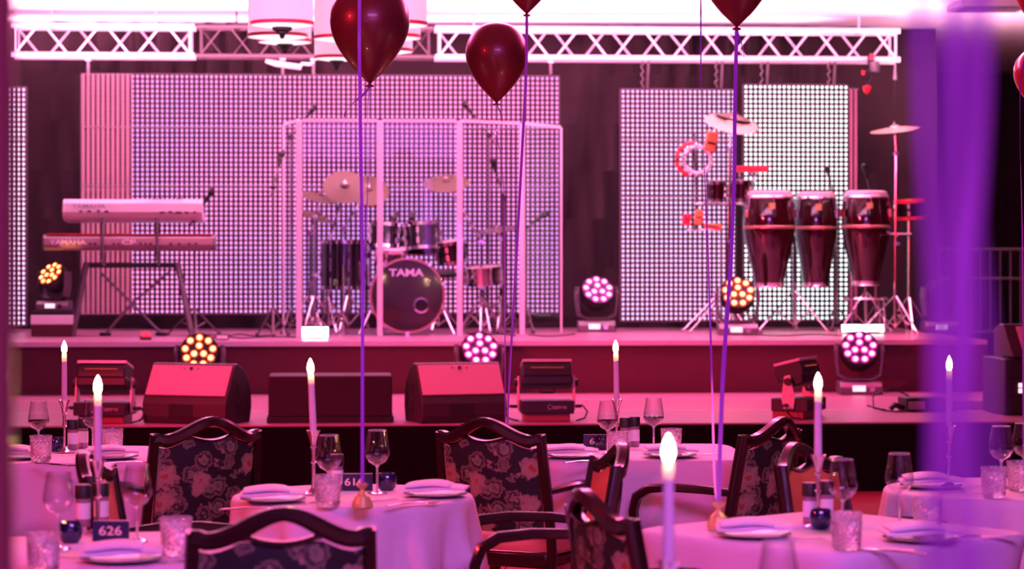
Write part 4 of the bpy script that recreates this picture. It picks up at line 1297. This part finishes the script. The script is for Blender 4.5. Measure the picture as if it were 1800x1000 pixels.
# ================================================================== CHAIRS
def make_chair(label):
    """+Y is the way the sitter faces; origin on the floor under the seat"""
    r = thing('dining_chair', label, 'chair', (0, 0, 0), 0, 'dark wooden armchairs with floral backs')
    W2 = .215
    def yb(x, z):
        return -.225 + .95 * x * x - .16 * (z - .45)
    def top(x):
        u = min(1, abs(x) / .185)
        return .866 + .064 * (math.cos(PI * u) * .5 + .5) + (.006 if abs(x) > .19 else 0)
    # crest rail
    N = 26
    pts = [Vector((-W2 + 2 * W2 * i / N, 0, 0)) for i in range(N + 1)]
    P = []
    hs = []
    for p in pts:
        hh = .042 if abs(p.x) > .08 else .034 + .008 * (abs(p.x) / .08)
        z = top(p.x) - hh / 2
        P.append(Vector((p.x, yb(p.x, z), z)))
        hs.append(hh)
    rails = MB().sweep(P, .042, hs, side=Vector((0, 1, 0))).build('crest_rail', M_['wood'], r)
    # lip under the handle opening
    def low(x):
        base = top(x) - .040
        if abs(x) < .088:
            base -= .046 * math.cos(PI * x / .176)
        return base
    P = []
    for i in range(13):
        x = -.092 + .184 * i / 12
        z = low(x) - .004
        P.append(Vector((x, yb(x, z), z)))
    MB().sweep(P, .034, .012, side=Vector((0, 1, 0))).build('handle_lip', M_['wood'], r)
    # padded back: rear floral cloth, front plain cloth
    def padgrid(off, bul):
        gq = []
        for j in range(9):
            v = j / 8
            row = []
            for i in range(17):
                x = -(W2 - .017) + 2 * (W2 - .017) * i / 16
                z = .50 + (low(x) - .012 - .50) * v
                bb = bul * (1 - (2 * i / 16 - 1) ** 4) * (1 - (2 * v - 1) ** 4)
                row.append(Vector((x, yb(x, z) + off + bb, z)))
            gq.append(row)
        return gq
    MB().slab(padgrid(-.006, -.012), lambda i, j: (0, .012, 0)).build('back_cloth', M_['floral'], r)['label'] = 'floral printed rear cloth of the backrest'
    MB().slab(padgrid(.010, .022), lambda i, j: (0, -.014, 0)).build('front_pad', M_['plain'], r)['label'] = 'plain rust-coloured front pad of the backrest'
    # rear posts and legs
    for sx in (-1, 1):
        P = []
        for k in range(14):
            z = .868 - .868 * k / 13
            x = sx * (W2 - .004 + .012 * math.sin(PI * z / .9))
            y = yb(x, max(z, .40)) - (.0 if z > .42 else .16 * (.42 - z) * .9)
            P.append(Vector((x, y, z)))
        MB().sweep(P, .034, .040, side=Vector((1, 0, 0))).build('rear_leg', M_['wood'], r)
        # arm
        A = [(W2, -.200, .655), (W2 + .030, -.10, .665), (W2 + .040, .03, .668), (W2 + .040, .13, .658), (W2 + .036, .185, .625), (W2 + .030, .205, .57), (W2 + .02, .205, .48), (W2 + .01, .20, .42)]
        MB().sweep([Vector((sx * x, y, z)) for x, y, z in A], [.045, .05, .05, .048, .042, .036, .034, .034], [.026, .03, .032, .034, .036, .034, .032, .032], side=Vector((1, 0, 0))).build('armrest', M_['wood'], r)
        MB().sweep([Vector((sx * (W2 + .01), .20, .44)), Vector((sx * (W2 + .005), .205, .2)), Vector((sx * (W2), .21, 0))], [.044, .038, .028], [.044, .038, .028], side=Vector((1, 0, 0))).build('front_leg', M_['wood'], r)
    MB().box((0, .0, .395), (.43, .40, .06)).build('seat_rail', M_['wood'], r, bevel=.01)
    gq = []
    for j in range(9):
        row = []
        for i in range(9):
            x, y = -.215 + .43 * i / 8, -.19 + .40 * j / 8
            e = (1 - abs(i / 4 - 1) ** 4) * (1 - abs(j / 4 - 1) ** 4)
            row.append(Vector((x, y, .425 + .055 * e ** .5)))
        gq.append(row)
    MB().slab(gq, lambda i, j: (0, 0, -.02)).build('seat', M_['seat'], r)
    return r
def chair_at(px, D, th, label, first=[None]):
    """px, D: middle of the top of the backrest; th: turn in degrees"""
    t = R(th)
    back = Vector(((px - 900) / F * D, D, 0))
    f = Vector((-math.sin(t), math.cos(t), 0))
    loc = back + f * .29
    if first[0] is None:
        first[0] = make_chair(label)
        first[0].location = loc
        first[0].rotation_euler = (0, 0, t)
        return first[0]
    return dup(first[0], loc, t, label)
chair_at(497, 5.80, 10, 'floral-backed armchair nearest the camera, in front of table 616')
chair_at(372, 9.05, 34, 'floral-backed armchair left of table 616, turned to the far left table')
chair_at(852, 9.0, -28, 'floral-backed armchair right of table 616, turned to the table behind')
chair_at(1088, 7.80, 97, 'armchair with red-lit front seen edge-on, facing left toward table 616')
chair_at(1030, 6.25, -71, 'floral-backed armchair cut by the lower edge, right of the wooden arms')
chair_at(1372, 9.05, 56, 'floral-backed armchair at the right side of the middle rear table')
chair_at(1402, 7.80, -122, 'armchair showing its plain rust-red front behind the right front table')
chair_at(152, 7.45, -89, 'dark armchair seen edge-on between the two left tables')

# ================================================================== TABLES
def table(label, cl_label, c, half, rot, shape, n=96, folds=14, seed=1, drop=.27, amp=.03):
    """tablecloth over a table: superellipse outline, folds toward the floor"""
    rnd = random.Random(seed)
    t = thing('dining_table', label, 'table', (c.x, c.y, 0), rot, 'dining tables')
    def rad(q, ex):
        return half / (abs(math.cos(q)) ** ex + abs(math.sin(q)) ** ex) ** (1 / ex)
    m = MB()
    m.lathe([(.001, .742), (half * .96, .742), (half * .96, .718), (.001, .718)], n=40)
    m.build('tabletop', M_['wood'], t) if shape == 2 else MB().box((0, 0, .73), (half * 1.72, half * 1.72, .024)).build('tabletop', M_['wood'], t)
    MB().tube([(0, 0, .02), (0, 0, .72)], .035, 12).build('column', M_['grey'], t)
    MB().lathe([(.001, .03), (.05, .03), (.22, .01), (.23, 0), (.001, 0)], n=24).build('base', M_['grey'], t)
    ph = [rnd.uniform(0, 6.28) for _ in range(4)]
    g_ = []
    zt = .752
    prof = [(0.02, 0, 0), (.5, 0, 0), (.9, 0, 0), (.97, -.001, 0), (1.0, -.004, 0), (1.012, -.012, .02), (1.018, -.03, .1), (1.02, -.07, .3), (1.03, -.13, .6), (1.04, -.2, .85), (1.05, -drop, 1.0)]
    for (k, dz, fo) in prof:
        row = []
        for i in range(n + 1):
            q = 2 * PI * (i % n) / n
            ex = shape
            rr = rad(q, ex) * k
            if ex > 4 and fo:
                corner = abs(math.sin(2 * q)) ** 6
                rr = rr * (1 - .10 * corner * fo) 
            w_ = math.sin(folds * q + ph[0] + .8 * math.sin(3 * q + ph[1])) + .4 * math.sin(folds * 1.9 * q + ph[2])
            if i == n:
                w_ = math.sin(ph[0] + .8 * math.sin(ph[1])) + .4 * math.sin(ph[2])
            wr = 1 if ex < 4 else (.35 + .65 * abs(math.sin(2 * q)) ** 3)
            rr += amp * fo * w_ * wr
            hang = 1 + (.62 * abs(math.sin(2 * q)) ** 3 if ex > 4 else 0)
            row.append(Vector((rr * math.cos(q), rr * math.sin(q), zt + dz * (1 + (hang - 1) * fo))))
        g_.append(row)
    o = MB().grid(g_).build('tablecloth', M_['cloth'], None, solid=.003, auto=60)
    o.location = t.location
    o.rotation_euler = (0, 0, rot)
    tag(o, cl_label, 'tablecloth', 'white tablecloths')
    return t
def tc(px, D):
    return Vector(((px - 900) / F * D, D, 0))
table('round table 616 under its white cloth in the middle foreground', 'white cloth with soft folds on round table 616', tc(620, 7.87), .388, 0, 2, folds=13, seed=4, amp=.032)
table('square table behind the right floral chair, under a white cloth', 'white cloth on the square table between the middle and right floral chairs', tc(1120, 9.62), .41, R(2), 9, folds=9, seed=2, amp=.03)
table('table at the far left in front of the left lamp unit', 'white cloth on the rear table at the far left', tc(108, 9.5), .41, R(6), 5, folds=11, seed=6, amp=.03)
table('table 626 under white cloth in the lower left corner', 'white cloth on table 626 in the lower left corner', tc(150, 6.38), .40, R(20), 5, folds=11, seed=8, amp=.03)
table('large table in the lower right foreground with its corner to the camera', 'white cloth on the lower right front table, corner to the camera', tc(1462, 6.85), .41, R(40), 9, folds=9, seed=5, amp=.02)
table('round table at the right edge behind the front right table', 'white cloth on the round table at the right edge', tc(1768, 8.1), .40, 0, 2, folds=13, seed=9, amp=.03)
table('table below the frame carrying the nearest candle', 'white cloth of the table below the frame under the nearest candle', tc(1275, 4.75), .44, R(10), 9, folds=9, seed=7, amp=.02)
TZ = .7555

# ================================================================== TABLEWARE
def make_wine(label, filled):
    r = thing('wine_glass', label, 'wine glass', (0, 0, 0), 0, 'wine glasses on the tables')
    prof = [(.001, .003), (.034, .002), (.035, .004), (.012, .008), (.0045, .014), (.0042, .085), (.008, .093), (.028, .105), (.0405, .125), (.0415, .135), (.038, .160), (.033, .190), (.0305, .207)]
    MB().lathe(prof, n=28).build('bowl', M_['glass'], r)
    MB().lathe([(.001, .001), (.008, .006), (.0032, .014), (.0028, .084), (.006, .094), (.001, .098)], n=10).build('stem', M_['crystal'], r)
    MB().lathe([(.0302, .2064), (.0309, .2072), (.0302, .2080), (.0296, .2072), (.0302, .2064)], n=28).build('rim', mat('rim_glass', (.75, .60, .70), .1, coat=1.0), r)
    if filled:
        MB().lathe([(.001, .097), (.026, .107), (.0385, .126), (.0392, .134), (.001, .134)], n=24).build('wine', M_['wine'], r)
    return r
def make_tumbler(label):
    r = thing('crystal_tumbler', label, 'tumbler', (0, 0, 0), 0, 'cut crystal tumblers on the tables')
    m = MB()
    # diamond-cut outside, smooth inside
    n = 28
    rows = [(.001, .002, 0), (.034, .001, 0), (.0365, .006, 0)]
    for k in range(9):
        z = .012 + k * .0078
        rows.append((.0368 + .045 * (z - .01), z, .0016))
    rows += [(.0408, .080, 0), (.0425, .098, 0), (.0405, .098, 0), (.0378, .07, 0), (.0345, .022, 0), (.001, .020, 0)]
    vs = []
    for ri, (rr, z, amp) in enumerate(rows):
        for k in range(n):
            q = 2 * PI * k / n
            a = rr + (amp if (k + ri) % 2 else -amp)
            vs.append(Vector((a * math.cos(q), a * math.sin(q), z)))
    m.add(vs, [(i * n + k, i * n + (k + 1) % n, (i + 1) * n + (k + 1) % n, (i + 1) * n + k) for i in range(len(rows) - 1) for k in range(n)])
    m.build('glass', M_['crystal'], r, smooth=False)
    return r
WE = make_wine('empty', False)
WF = make_wine('filled', True)
TU = make_tumbler('tumbler')
used = {}
def put(proto, key, loc, label, rz=0.0):
    if key not in used:
        used[key] = 1
        proto.location = loc
        proto.rotation_euler = (0, 0, rz)
        proto['label'] = label
        return proto
    return dup(proto, loc, rz, label)
def T(px, py):
    return onz(px, py, TZ)
put(WE, 'we', T(578, 880), 'empty wine glass behind the tumbler on table 616')
put(WE, 'we', T(663, 868), 'empty wine glass right of the number sign on table 616')
put(WE, 'we', T(103, 966), 'empty wine glass at the left on table 626, beside the black-capped grinders')
put(WE, 'we', T(241, 951), 'empty wine glass right of the candle on table 626')
put(WE, 'we', T(1481, 938), 'empty wine glass left one on the lower right table')
put(WE, 'we', T(1581, 924), 'empty wine glass right one on the lower right table')
put(WE, 'we', T(1760, 858), 'empty wine glass left one at the right edge table')
put(WE, 'we', T(1800, 851), 'empty wine glass cut by the right edge of the picture')
put(WE, 'we', onz(1368, 1134, TZ), 'blurred wine glass rim at the bottom edge, right of the nearest candle')
put(WF, 'wf', T(1068, 798), 'wine glass with dark wine left of the candle on the middle rear table')
put(WF, 'wf', T(1149, 790), 'wine glass with a little dark wine right on the middle rear table')
put(WF, 'wf', T(68, 798), 'wine glass with red wine at the far left, rear left table')
put(WF, 'wf', T(163, 794), 'wine glass with red wine right of the grinders on the rear left table')
put(TU, 'tu', T(576, 890), 'crystal tumbler in the middle of table 616')
put(TU, 'tu', T(76, 1006), 'crystal tumbler in the lower left corner on table 626')
put(TU, 'tu', T(309, 975), 'crystal tumbler at the right side of table 626')
put(TU, 'tu', T(1488, 965), 'crystal tumbler left one on the lower right table')
put(TU, 'tu', T(1630, 937), 'crystal tumbler right one on the lower right table')
put(TU, 'tu', T(1747, 874), 'crystal tumbler left one on the right edge table')
put(TU, 'tu', T(1792, 862), 'crystal tumbler cut by the right edge on the rear right table')
put(TU, 'tu', T(72, 811), 'crystal tumbler left one on the rear left table')
put(TU, 'tu', T(198, 797), 'crystal tumbler right one on the rear left table')
put(TU, 'tu', T(1086, 803), 'crystal tumbler in front of the candle on the middle rear table')
put(TU, 'tu', T(1180, 797), 'crystal tumbler behind the nearest candle flame on the middle rear table')

def make_grinder(label):
    r = thing('spice_grinder', label, 'grinder', (0, 0, 0), 0, 'black-capped spice grinders on the tables')
    MB().lathe([(.001, 0), (.020, 0), (.021, .004), (.021, .080), (.001, .080)], n=24).build('jar', mat('spice_jar', (.30, .18, .22), .12, coat=.6), r)
    MB().lathe([(.0215, .022), (.0215, .068)], n=24).build('label_band', M_['paper'], r)
    MB().lathe([(.021, .080), (.0235, .082), (.0235, .116), (.021, .120), (.001, .120)], n=24).build('cap', M_['black'], r)
    return r
GR = make_grinder('g')
for x, y, lb in ((146, 925, 'grinder left one beside the candle on table 626'), (178, 921, 'grinder right one beside the candle on table 626'),
              (1424, 921, 'grinder left one beside the blue votive, lower right table'), (1452, 917, 'grinder right one behind the blue votive, lower right table'),
              (128, 790, 'grinder left one on the rear left table'), (146, 787, 'grinder right one on the rear left table'),
              (1099, 786, 'grinder left one on the middle rear table'), (1115, 784, 'grinder right one on the middle rear table'),
              (592, 862, 'grinder hidden behind the wine glass on table 616')):
    put(GR, 'gr', T(x, y), 'black-capped spice ' + lb)
def make_votive(label):
    r = thing('votive_holder', label, 'votive', (0, 0, 0), 0, 'dark blue votive holders on the tables')
    MB().lathe([(.001, 0), (.022, 0), (.030, .010), (.033, .028), (.030, .048), (.026, .056), (.023, .056), (.026, .045), (.028, .028), (.020, .010), (.001, .008)], n=24).build('holder', M_['votive'], r)
    MB().lathe([(.001, .035), (.018, .035), (.018, .01), (.001, .01)], n=16).build('wax', M_['wax'], r)
    return r
VO = make_votive('v')
for x, y, lb in ((680, 861, 'right of the right wine glass on table 616'), (124, 953, 'left of the number sign on table 626'), (1443, 929, 'in front of the grinders on the lower right table'),
              (1059, 789, 'covering part of the number sign on the middle rear table'), (99, 793, 'beside the tumbler on the rear left table')):
    put(VO, 'vo', T(x, y), 'round dark blue votive holder ' + lb)

def number_sign(s, px, py, label, rz=0.0, tx=0.0):
    p = T(px, py)
    r = thing('table_number', label, 'table number', p, rz, 'navy table number signs')
    MB().box((0, 0, .028), (.098, .020, .056)).build('block', M_['navy'], r, bevel=.002)
    text('number', s, .034, mat('gold_print', (.95, .75, .50), .4), r, Vector((tx, -.0108, .028)), FRONT, .0006, .0004, 1.25)
number_sign('616', 629, 862, 'navy sign reading 616 on the round middle table', 0, -.012)
number_sign('626', 195, 951, 'navy sign reading 626 on the lower left table')
number_sign('606', 1047, 788, 'navy sign starting with 6 and 0 on the middle rear table', 0, .006)

# candles and holders
def make_holder(label):
    r = thing('candle_holder', label, 'candle holder', (0, 0, 0), 0, 'slender trumpet-shaped silver candle holders')
    MB().lathe([(.001, 0), (.040, 0), (.041, .004), (.020, .010), (.008, .02), (.006, .05), (.0065, .09), (.006, .13), (.009, .16), (.014, .185), (.022, .204), (.0225, .206), (.013, .200), (.001, .188)], n=24).build('trumpet', M_['silver'], r)
    MB().lathe([(.006, .098), (.010, .103), (.006, .108)], n=16).lathe([(.007, .148), (.011, .153), (.008, .158)], n=16).build('rings', M_['silver'], r)
    return r
def make_candle(label):
    r = thing('taper_candle', label, 'candle', (0, 0, 0), 0, 'lit white taper candles')
    MB().lathe([(.001, 0), (.0112, 0), (.0108, .10), (.0101, .166), (.001, .166)], n=20).build('wax', M_['wax'], r)
    MB().lathe([(.0101, .166), (.0099, .196), (.0085, .1995), (.0030, .197)], n=20).build('glowing_tip', M_['tip'], r)['label'] = 'translucent glowing top of the candle'
    MB().tube([(0, 0, .196), (.0005, 0, .206)], .0012, 6).build('wick', M_['matte'], r)
    MB().lathe([(.0005, .197), (.0075, .201), (.0112, .211), (.0112, .222), (.0085, .234), (.0040, .244), (.0004, .250)], n=16).build('flame', M_['flame'], r)
    return r
HO = make_holder('h')
CA = make_candle('c')
for (px, py, tilt, lb) in ((113, 795, 0, 'on the rear left table'), (172, 938, 0, 'in the lower left corner by the black-capped grinders'), (551, 868, R(-2.5), 'on the round middle table beside two wine glasses'), (1084, 793, R(-1), 'on the middle rear table'),
                       (1438, 926, 0, 'on the lower right table'), (1668, 856, 0, 'on the right edge table'), (1175, 1179, 0, 'nearest the camera, at the bottom of the picture')):
    p = T(px, py)
    put(HO, 'ho', p, 'slender silver candle holder ' + lb)
    c = put(CA, 'ca', p + Vector((0, 0, .192)), 'lit white taper candle ' + lb)
    c.rotation_euler = (0, tilt, 0)
    L = bpy.data.lights.new('candle_flame', 'POINT')
    L.energy = 1.6
    L.color = (1.0, .55, .25)
    L.shadow_soft_size = .012
    lo = bpy.data.objects.new('candle_flame', L)
    lo.location = p + Vector((0, 0, .462))
    COL.objects.link(lo)
    L = bpy.data.lights.new('candle_tip_fill', 'POINT')  # added lamp inside the wax, standing in for flame light through the tip
    L.energy = .016
    L.color = (1.0, .55, .22)
    L.shadow_soft_size = .003
    lo = bpy.data.objects.new('candle_tip_fill', L)
    lo.location = p + Vector((-math.sin(-tilt) * .188, 0, .192 + .190))
    COL.objects.link(lo)

# plates with folded napkins, cutlery
def make_plate(label):
    r = thing('dinner_plate', label, 'plate', (0, 0, 0), 0, 'dinner plates under napkins')
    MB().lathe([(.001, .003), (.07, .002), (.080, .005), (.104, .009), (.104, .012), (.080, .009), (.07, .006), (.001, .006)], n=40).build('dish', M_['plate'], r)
    return r
def make_napkin(label):
    r = thing('folded_napkin', label, 'napkin', (0, 0, 0), 0, 'folded white napkins on plates')
    for k in range(2):
        gq = []
        for j in range(7):
            row = []
            for i in range(9):
                u, v = i / 4 - 1, j / 3 - 1
                row.append(Vector((u * (.104 - .03 * k) - .02 * k, v * .058 + .004 * math.sin(3 * u + k), .004 + .013 * k + .007 * (1 - v ** 4) * (1 - u ** 6) + .003 * math.sin(2.5 * u + k))))
            gq.append(row)
        MB().slab(gq, lambda i, j: (0, 0, .009)).build('fold', M_['napkin'], r, bevel=.002)
    return r
PL = make_plate('p')
NA = make_napkin('n')
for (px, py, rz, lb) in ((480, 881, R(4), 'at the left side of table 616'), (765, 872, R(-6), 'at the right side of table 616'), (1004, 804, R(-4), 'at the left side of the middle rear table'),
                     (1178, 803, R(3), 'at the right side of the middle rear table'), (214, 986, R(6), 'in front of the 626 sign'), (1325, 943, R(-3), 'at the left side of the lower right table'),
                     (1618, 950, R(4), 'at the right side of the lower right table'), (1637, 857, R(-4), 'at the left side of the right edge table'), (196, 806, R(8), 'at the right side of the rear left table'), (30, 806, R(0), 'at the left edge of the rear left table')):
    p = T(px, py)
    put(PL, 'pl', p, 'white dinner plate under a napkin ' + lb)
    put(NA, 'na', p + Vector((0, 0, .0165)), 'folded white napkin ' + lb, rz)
def make_knife(label):
    r = thing('table_knife', label, 'cutlery', (0, 0, 0), 0, 'knives beside the plates')
    MB().sweep([(0, -.10, .004), (0, -.02, .006), (0, .0, .004)], [.012, .010, .006], [.006, .006, .004], side=Vector((1, 0, 0))).build('handle', M_['silver'], r)
    MB().sweep([(0, 0, .004), (.002, .05, .004), (.002, .10, .003), (0, .115, .003)], [.010, .018, .017, .004], .002, side=Vector((1, 0, 0))).build('blade', M_['silver'], r)
    return r
def make_fork(label):
    r = thing('table_fork', label, 'cutlery', (0, 0, 0), 0, 'forks beside the plates')
    MB().sweep([(0, -.10, .004), (0, -.03, .007), (0, .04, .006), (0, .055, .004)], [.013, .007, .006, .016], [.004, .005, .004, .003], side=Vector((1, 0, 0))).build('handle', M_['silver'], r)
    m = MB()
    for k in range(4):
        m.tube([(-.009 + .006 * k, .055, .004), (-.009 + .006 * k, .08, .002), (-.008 + .0055 * k, .10, .006)], .0014, 6)
    m.build('tines', M_['silver'], r)
    return r
KN = make_knife('k')
FK = make_fork('f')
for (px, py, rz, lb) in ((545, 886, R(70), 'near the tumbler on table 616'), (700, 880, R(-60), 'left of the right napkin on table 616'), (1060, 812, R(-70), 'between the plates of the middle rear table'), (1222, 800, R(-60), 'right of the right napkin on the middle rear table'),
                     (1545, 968, R(60), 'left of the right plate on the lower right table'), (1725, 945, R(-75), 'right of the right plate on the lower right table'), (118, 820, R(60), 'at the front of the rear left table'), (1700, 868, R(-70), 'on the right edge table'), (305, 990, R(70), 'beside the right tumbler on table 626')):
    put(KN, 'kn', T(px, py), 'silver table knife lying ' + lb, rz)
for (px, py, rz, lb) in ((412 + 30, 896, R(-70), 'at the front left of table 616'), (725, 888, R(-50), 'near the right napkin on table 616'), (1030, 813, R(-55), 'at the front of the middle rear table'), (1420, 950, R(60), 'right of the left plate on the lower right table'),
                     (1570, 972, R(50), 'in front of the right plate on the lower right table'), (92, 818, R(50), 'at the front left of the rear left table'), (225, 815, R(-60), 'at the front right of the rear left table'), (118, 985, R(60), 'left of the napkin on table 626')):
    put(FK, 'fk', T(px, py), 'silver table fork lying ' + lb, rz)

# gold bell weights that hold the balloon ribbons
def bell(px, py, label):
    p = T(px, py)
    r = thing('balloon_weight', label, 'balloon weight', p, 0, 'gold foil balloon weights')
    MB().lathe([(.001, 0), (.030, 0), (.033, .006), (.032, .018), (.022, .038), (.010, .050), (.007, .056), (.001, .058)], n=20).build('foil', M_['gold'], r, smooth=False)
    m = MB()
    for k in range(7):
        q = 2 * PI * k / 7
        m.add([Vector((0, 0, .052)), Vector((.020 * math.cos(q), .020 * math.sin(q), .080)), Vector((.020 * math.cos(q + .7), .020 * math.sin(q + .7), .074)), Vector((.002, 0, .056))], [(0, 1, 2), (0, 2, 3), (0, 3, 1), (1, 3, 2)])
    m.build('foil_tuft', M_['gold'], r, smooth=False)
    return p + Vector((0, 0, .058))
w1 = bell(637, 894, 'gold foil balloon weight at the front of table 616')
w2 = bell(1263, 931, 'gold foil balloon weight on the left of the lower right table')

# ================================================================== BALLOONS AND RIBBONS
def balloon(label, px, ptop, pbot, D, m_):
    k = D / F
    H = (pbot - ptop) * k
    base = at(px, pbot, D)
    r = thing('balloon', label, 'balloon', base, 0, 'maroon balloons')
    Rm = H * .375
    prof = [(.001, .02 * H)]
    for i in range(1, 25):
        t = i / 24
        z = .045 + .955 * t
        # teardrop: hemisphere on top, cone-like below
        if z > .62:
            rr = math.sqrt(max(0, 1 - ((z - .62) / .38) ** 2))
        else:
            u = (z - .045) / (.62 - .045)
            rr = .06 + .94 * math.sin(u * PI / 2) ** .88
        prof.append((max(.0008, rr * Rm), z * H))
    MB().lathe(prof, n=40).build('skin', m_, r, sub=1)
    MB().lathe([(.001, .0), (.05 * Rm * 2.2, -.004 * H), (.05 * Rm * 2.4, .012 * H), (.035 * Rm, .028 * H), (.06 * Rm, .05 * H)], n=14).build('knot', m_, r)
    return base
def ribbon(label, pts, wd, m_=None, curl=0.0, grp='purple balloon ribbons', th=.0008):
    P = [Vector(p) for p in pts]
    Q = []
    for i in range(len(P) - 1):
        p0, p1, p2, p3 = P[max(i - 1, 0)], P[i], P[i + 1], P[min(i + 2, len(P) - 1)]
        for k in range(8):
            t = k / 8
            Q.append(.5 * ((2 * p1) + (p2 - p0) * t + (2 * p0 - 5 * p1 + 4 * p2 - p3) * t * t + (-p0 + 3 * p1 - 3 * p2 + p3) * t ** 3))
    Q.append(P[-1])
    side = []
    for i in range(len(Q)):
        a = curl * i / len(Q)
        side.append(Vector((math.cos(a), math.sin(a), 0)))
    o = MB().sweep(Q, wd, th, side=side).build('balloon_ribbon', m_ or M_['ribbon'])
    return tag(o, label, 'ribbon', grp)
b1 = balloon('large maroon balloon hanging in front of the pendant lamps', 650, -36, 152, 8.6, M_['balloon'])
b2 = balloon('sharp maroon balloon in the upper middle, its whole shape visible', 873, 37, 184, 10.4, M_['balloon'])
b3 = balloon('maroon balloon whose tip hangs into the top middle of the picture', 926, -120, 28, 10.0, M_['balloon'])
b4 = balloon('maroon balloon cut by the top edge, above the congas', 1295, -128, 52, 8.8, M_['balloon'])
b5 = balloon('red balloon cut by the right edge, upper of the two', 1826, -60, 52, 10.2, M_['ballred'])
b6 = balloon('red balloon cut by the right edge, lower of the two', 1826, 82, 200, 10.6, M_['ballred'])
ribbon('straight purple ribbon falling to the gold weight on table 616', [at(632, -672, 8.2), at(632, -60, 8.2), at(632, 120, 8.2), at(637, 450, 7.9), at(637, 700, 7.7), w1], .011, curl=.5)
ribbon('short purple ribbon curl at the neck of the large maroon balloon', [b1, at(640, 165, 8.6), at(622, 180, 8.58), at(610, 192, 8.6), at(605, 206, 8.6)], .010, curl=2.5)
ribbon('thin purple ribbon hanging from the large maroon balloon', [b1, at(646, 200, 8.6), at(647, 300, 8.6), at(643, 420, 8.55), at(640, 560, 8.5), at(637, 800, 8.5)], .004, curl=6)
ribbon('curly purple ribbon tail below the whole maroon balloon', [b2, at(882, 205, 10.4), at(880, 222, 10.45), at(871, 232, 10.4), at(874, 245, 10.35), at(884, 300, 10.4), at(887, 420, 10.4), at(888, 700, 10.4), at(890, 1074, 10.4)], .005, curl=8)
ribbon('purple ribbon of the top middle balloon tip', [b3, at(925, 120, 10.1), at(917, 280, 10.1), at(906, 480, 10.1), at(897, 640, 10.1), at(892, 760, 10.1), at(888, 1092, 10.1)], .012, curl=1.2)
ribbon('broad purple ribbon from the balloon above the congas to the gold weight', [b4, at(1292, 180, 8.6), at(1290, 330, 8.3), at(1283, 480, 8.0), at(1272, 640, 7.6), at(1266, 780, 7.2), w2], .014, curl=.9)
ribbon('short ribbon curl at the neck of the balloon above the congas', [b4, at(1300, 68, 8.8), at(1306, 85, 8.8), at(1308, 100, 8.78)], .009, curl=2)
ribbon('thin dark purple ribbon left of the tambourine', [at(1232, -572, 9.0), at(1232, 60, 9.0), at(1233, 180, 9.0), at(1240, 340, 8.9), at(1247, 520, 8.8), at(1252, 690, 8.4), at(1256, 840, 7.4), w2], .0075, curl=5)
ribbon('thin purple ribbon hanging down the right edge of the picture', [b5, at(1797, 120, 10.2), at(1793, 240, 10.2), at(1796, 360, 10.2), at(1798, 500, 10.2), at(1800, 1086, 10.2)], .008, curl=3)
# broad out-of-focus ribbons close to the camera
nr = 'out-of-focus ribbons close to the camera'
def near(lb, pts, wd, D):
    o = ribbon(lb, [at(x, y, D) for x, y in pts], wd, mat('violet_satin', (.62, .16, .90), .4), .3, nr)
    return o
near('blurred violet ribbon close to the camera, left edge of the bundle', [(1612, -150), (1622, 200), (1640, 500), (1642, 760), (1632, 1150)], .008, 1.6)
near('blurred violet ribbon close to the camera, right edge of the bundle', [(1732, -150), (1728, 150), (1712, 420), (1690, 700), (1684, 1150)], .008, 1.6)
near('wide blurred violet ribbon filling the middle of the near bundle', [(1672, -150), (1680, 300), (1676, 700), (1690, 1150)], .011, 1.15)
near('pale blurred violet ribbon low right in the near bundle', [(1700, -150), (1690, 300), (1722, 620), (1735, 1150)], .006, 1.05)

# polished post very close at the left edge
c = Vector(((-28 - 900) / F * 2.4, 2.4, 0))
o = MB().lathe([(.001, 0), (.040, 0), (.034, .1), (.030, .14), (.030, 3.70), (.001, 3.71)], n=24).build('wooden_post', M_['lacquer'])
o.location = c
tag(o, 'blurred polished brown post along the left edge of the picture', 'post')
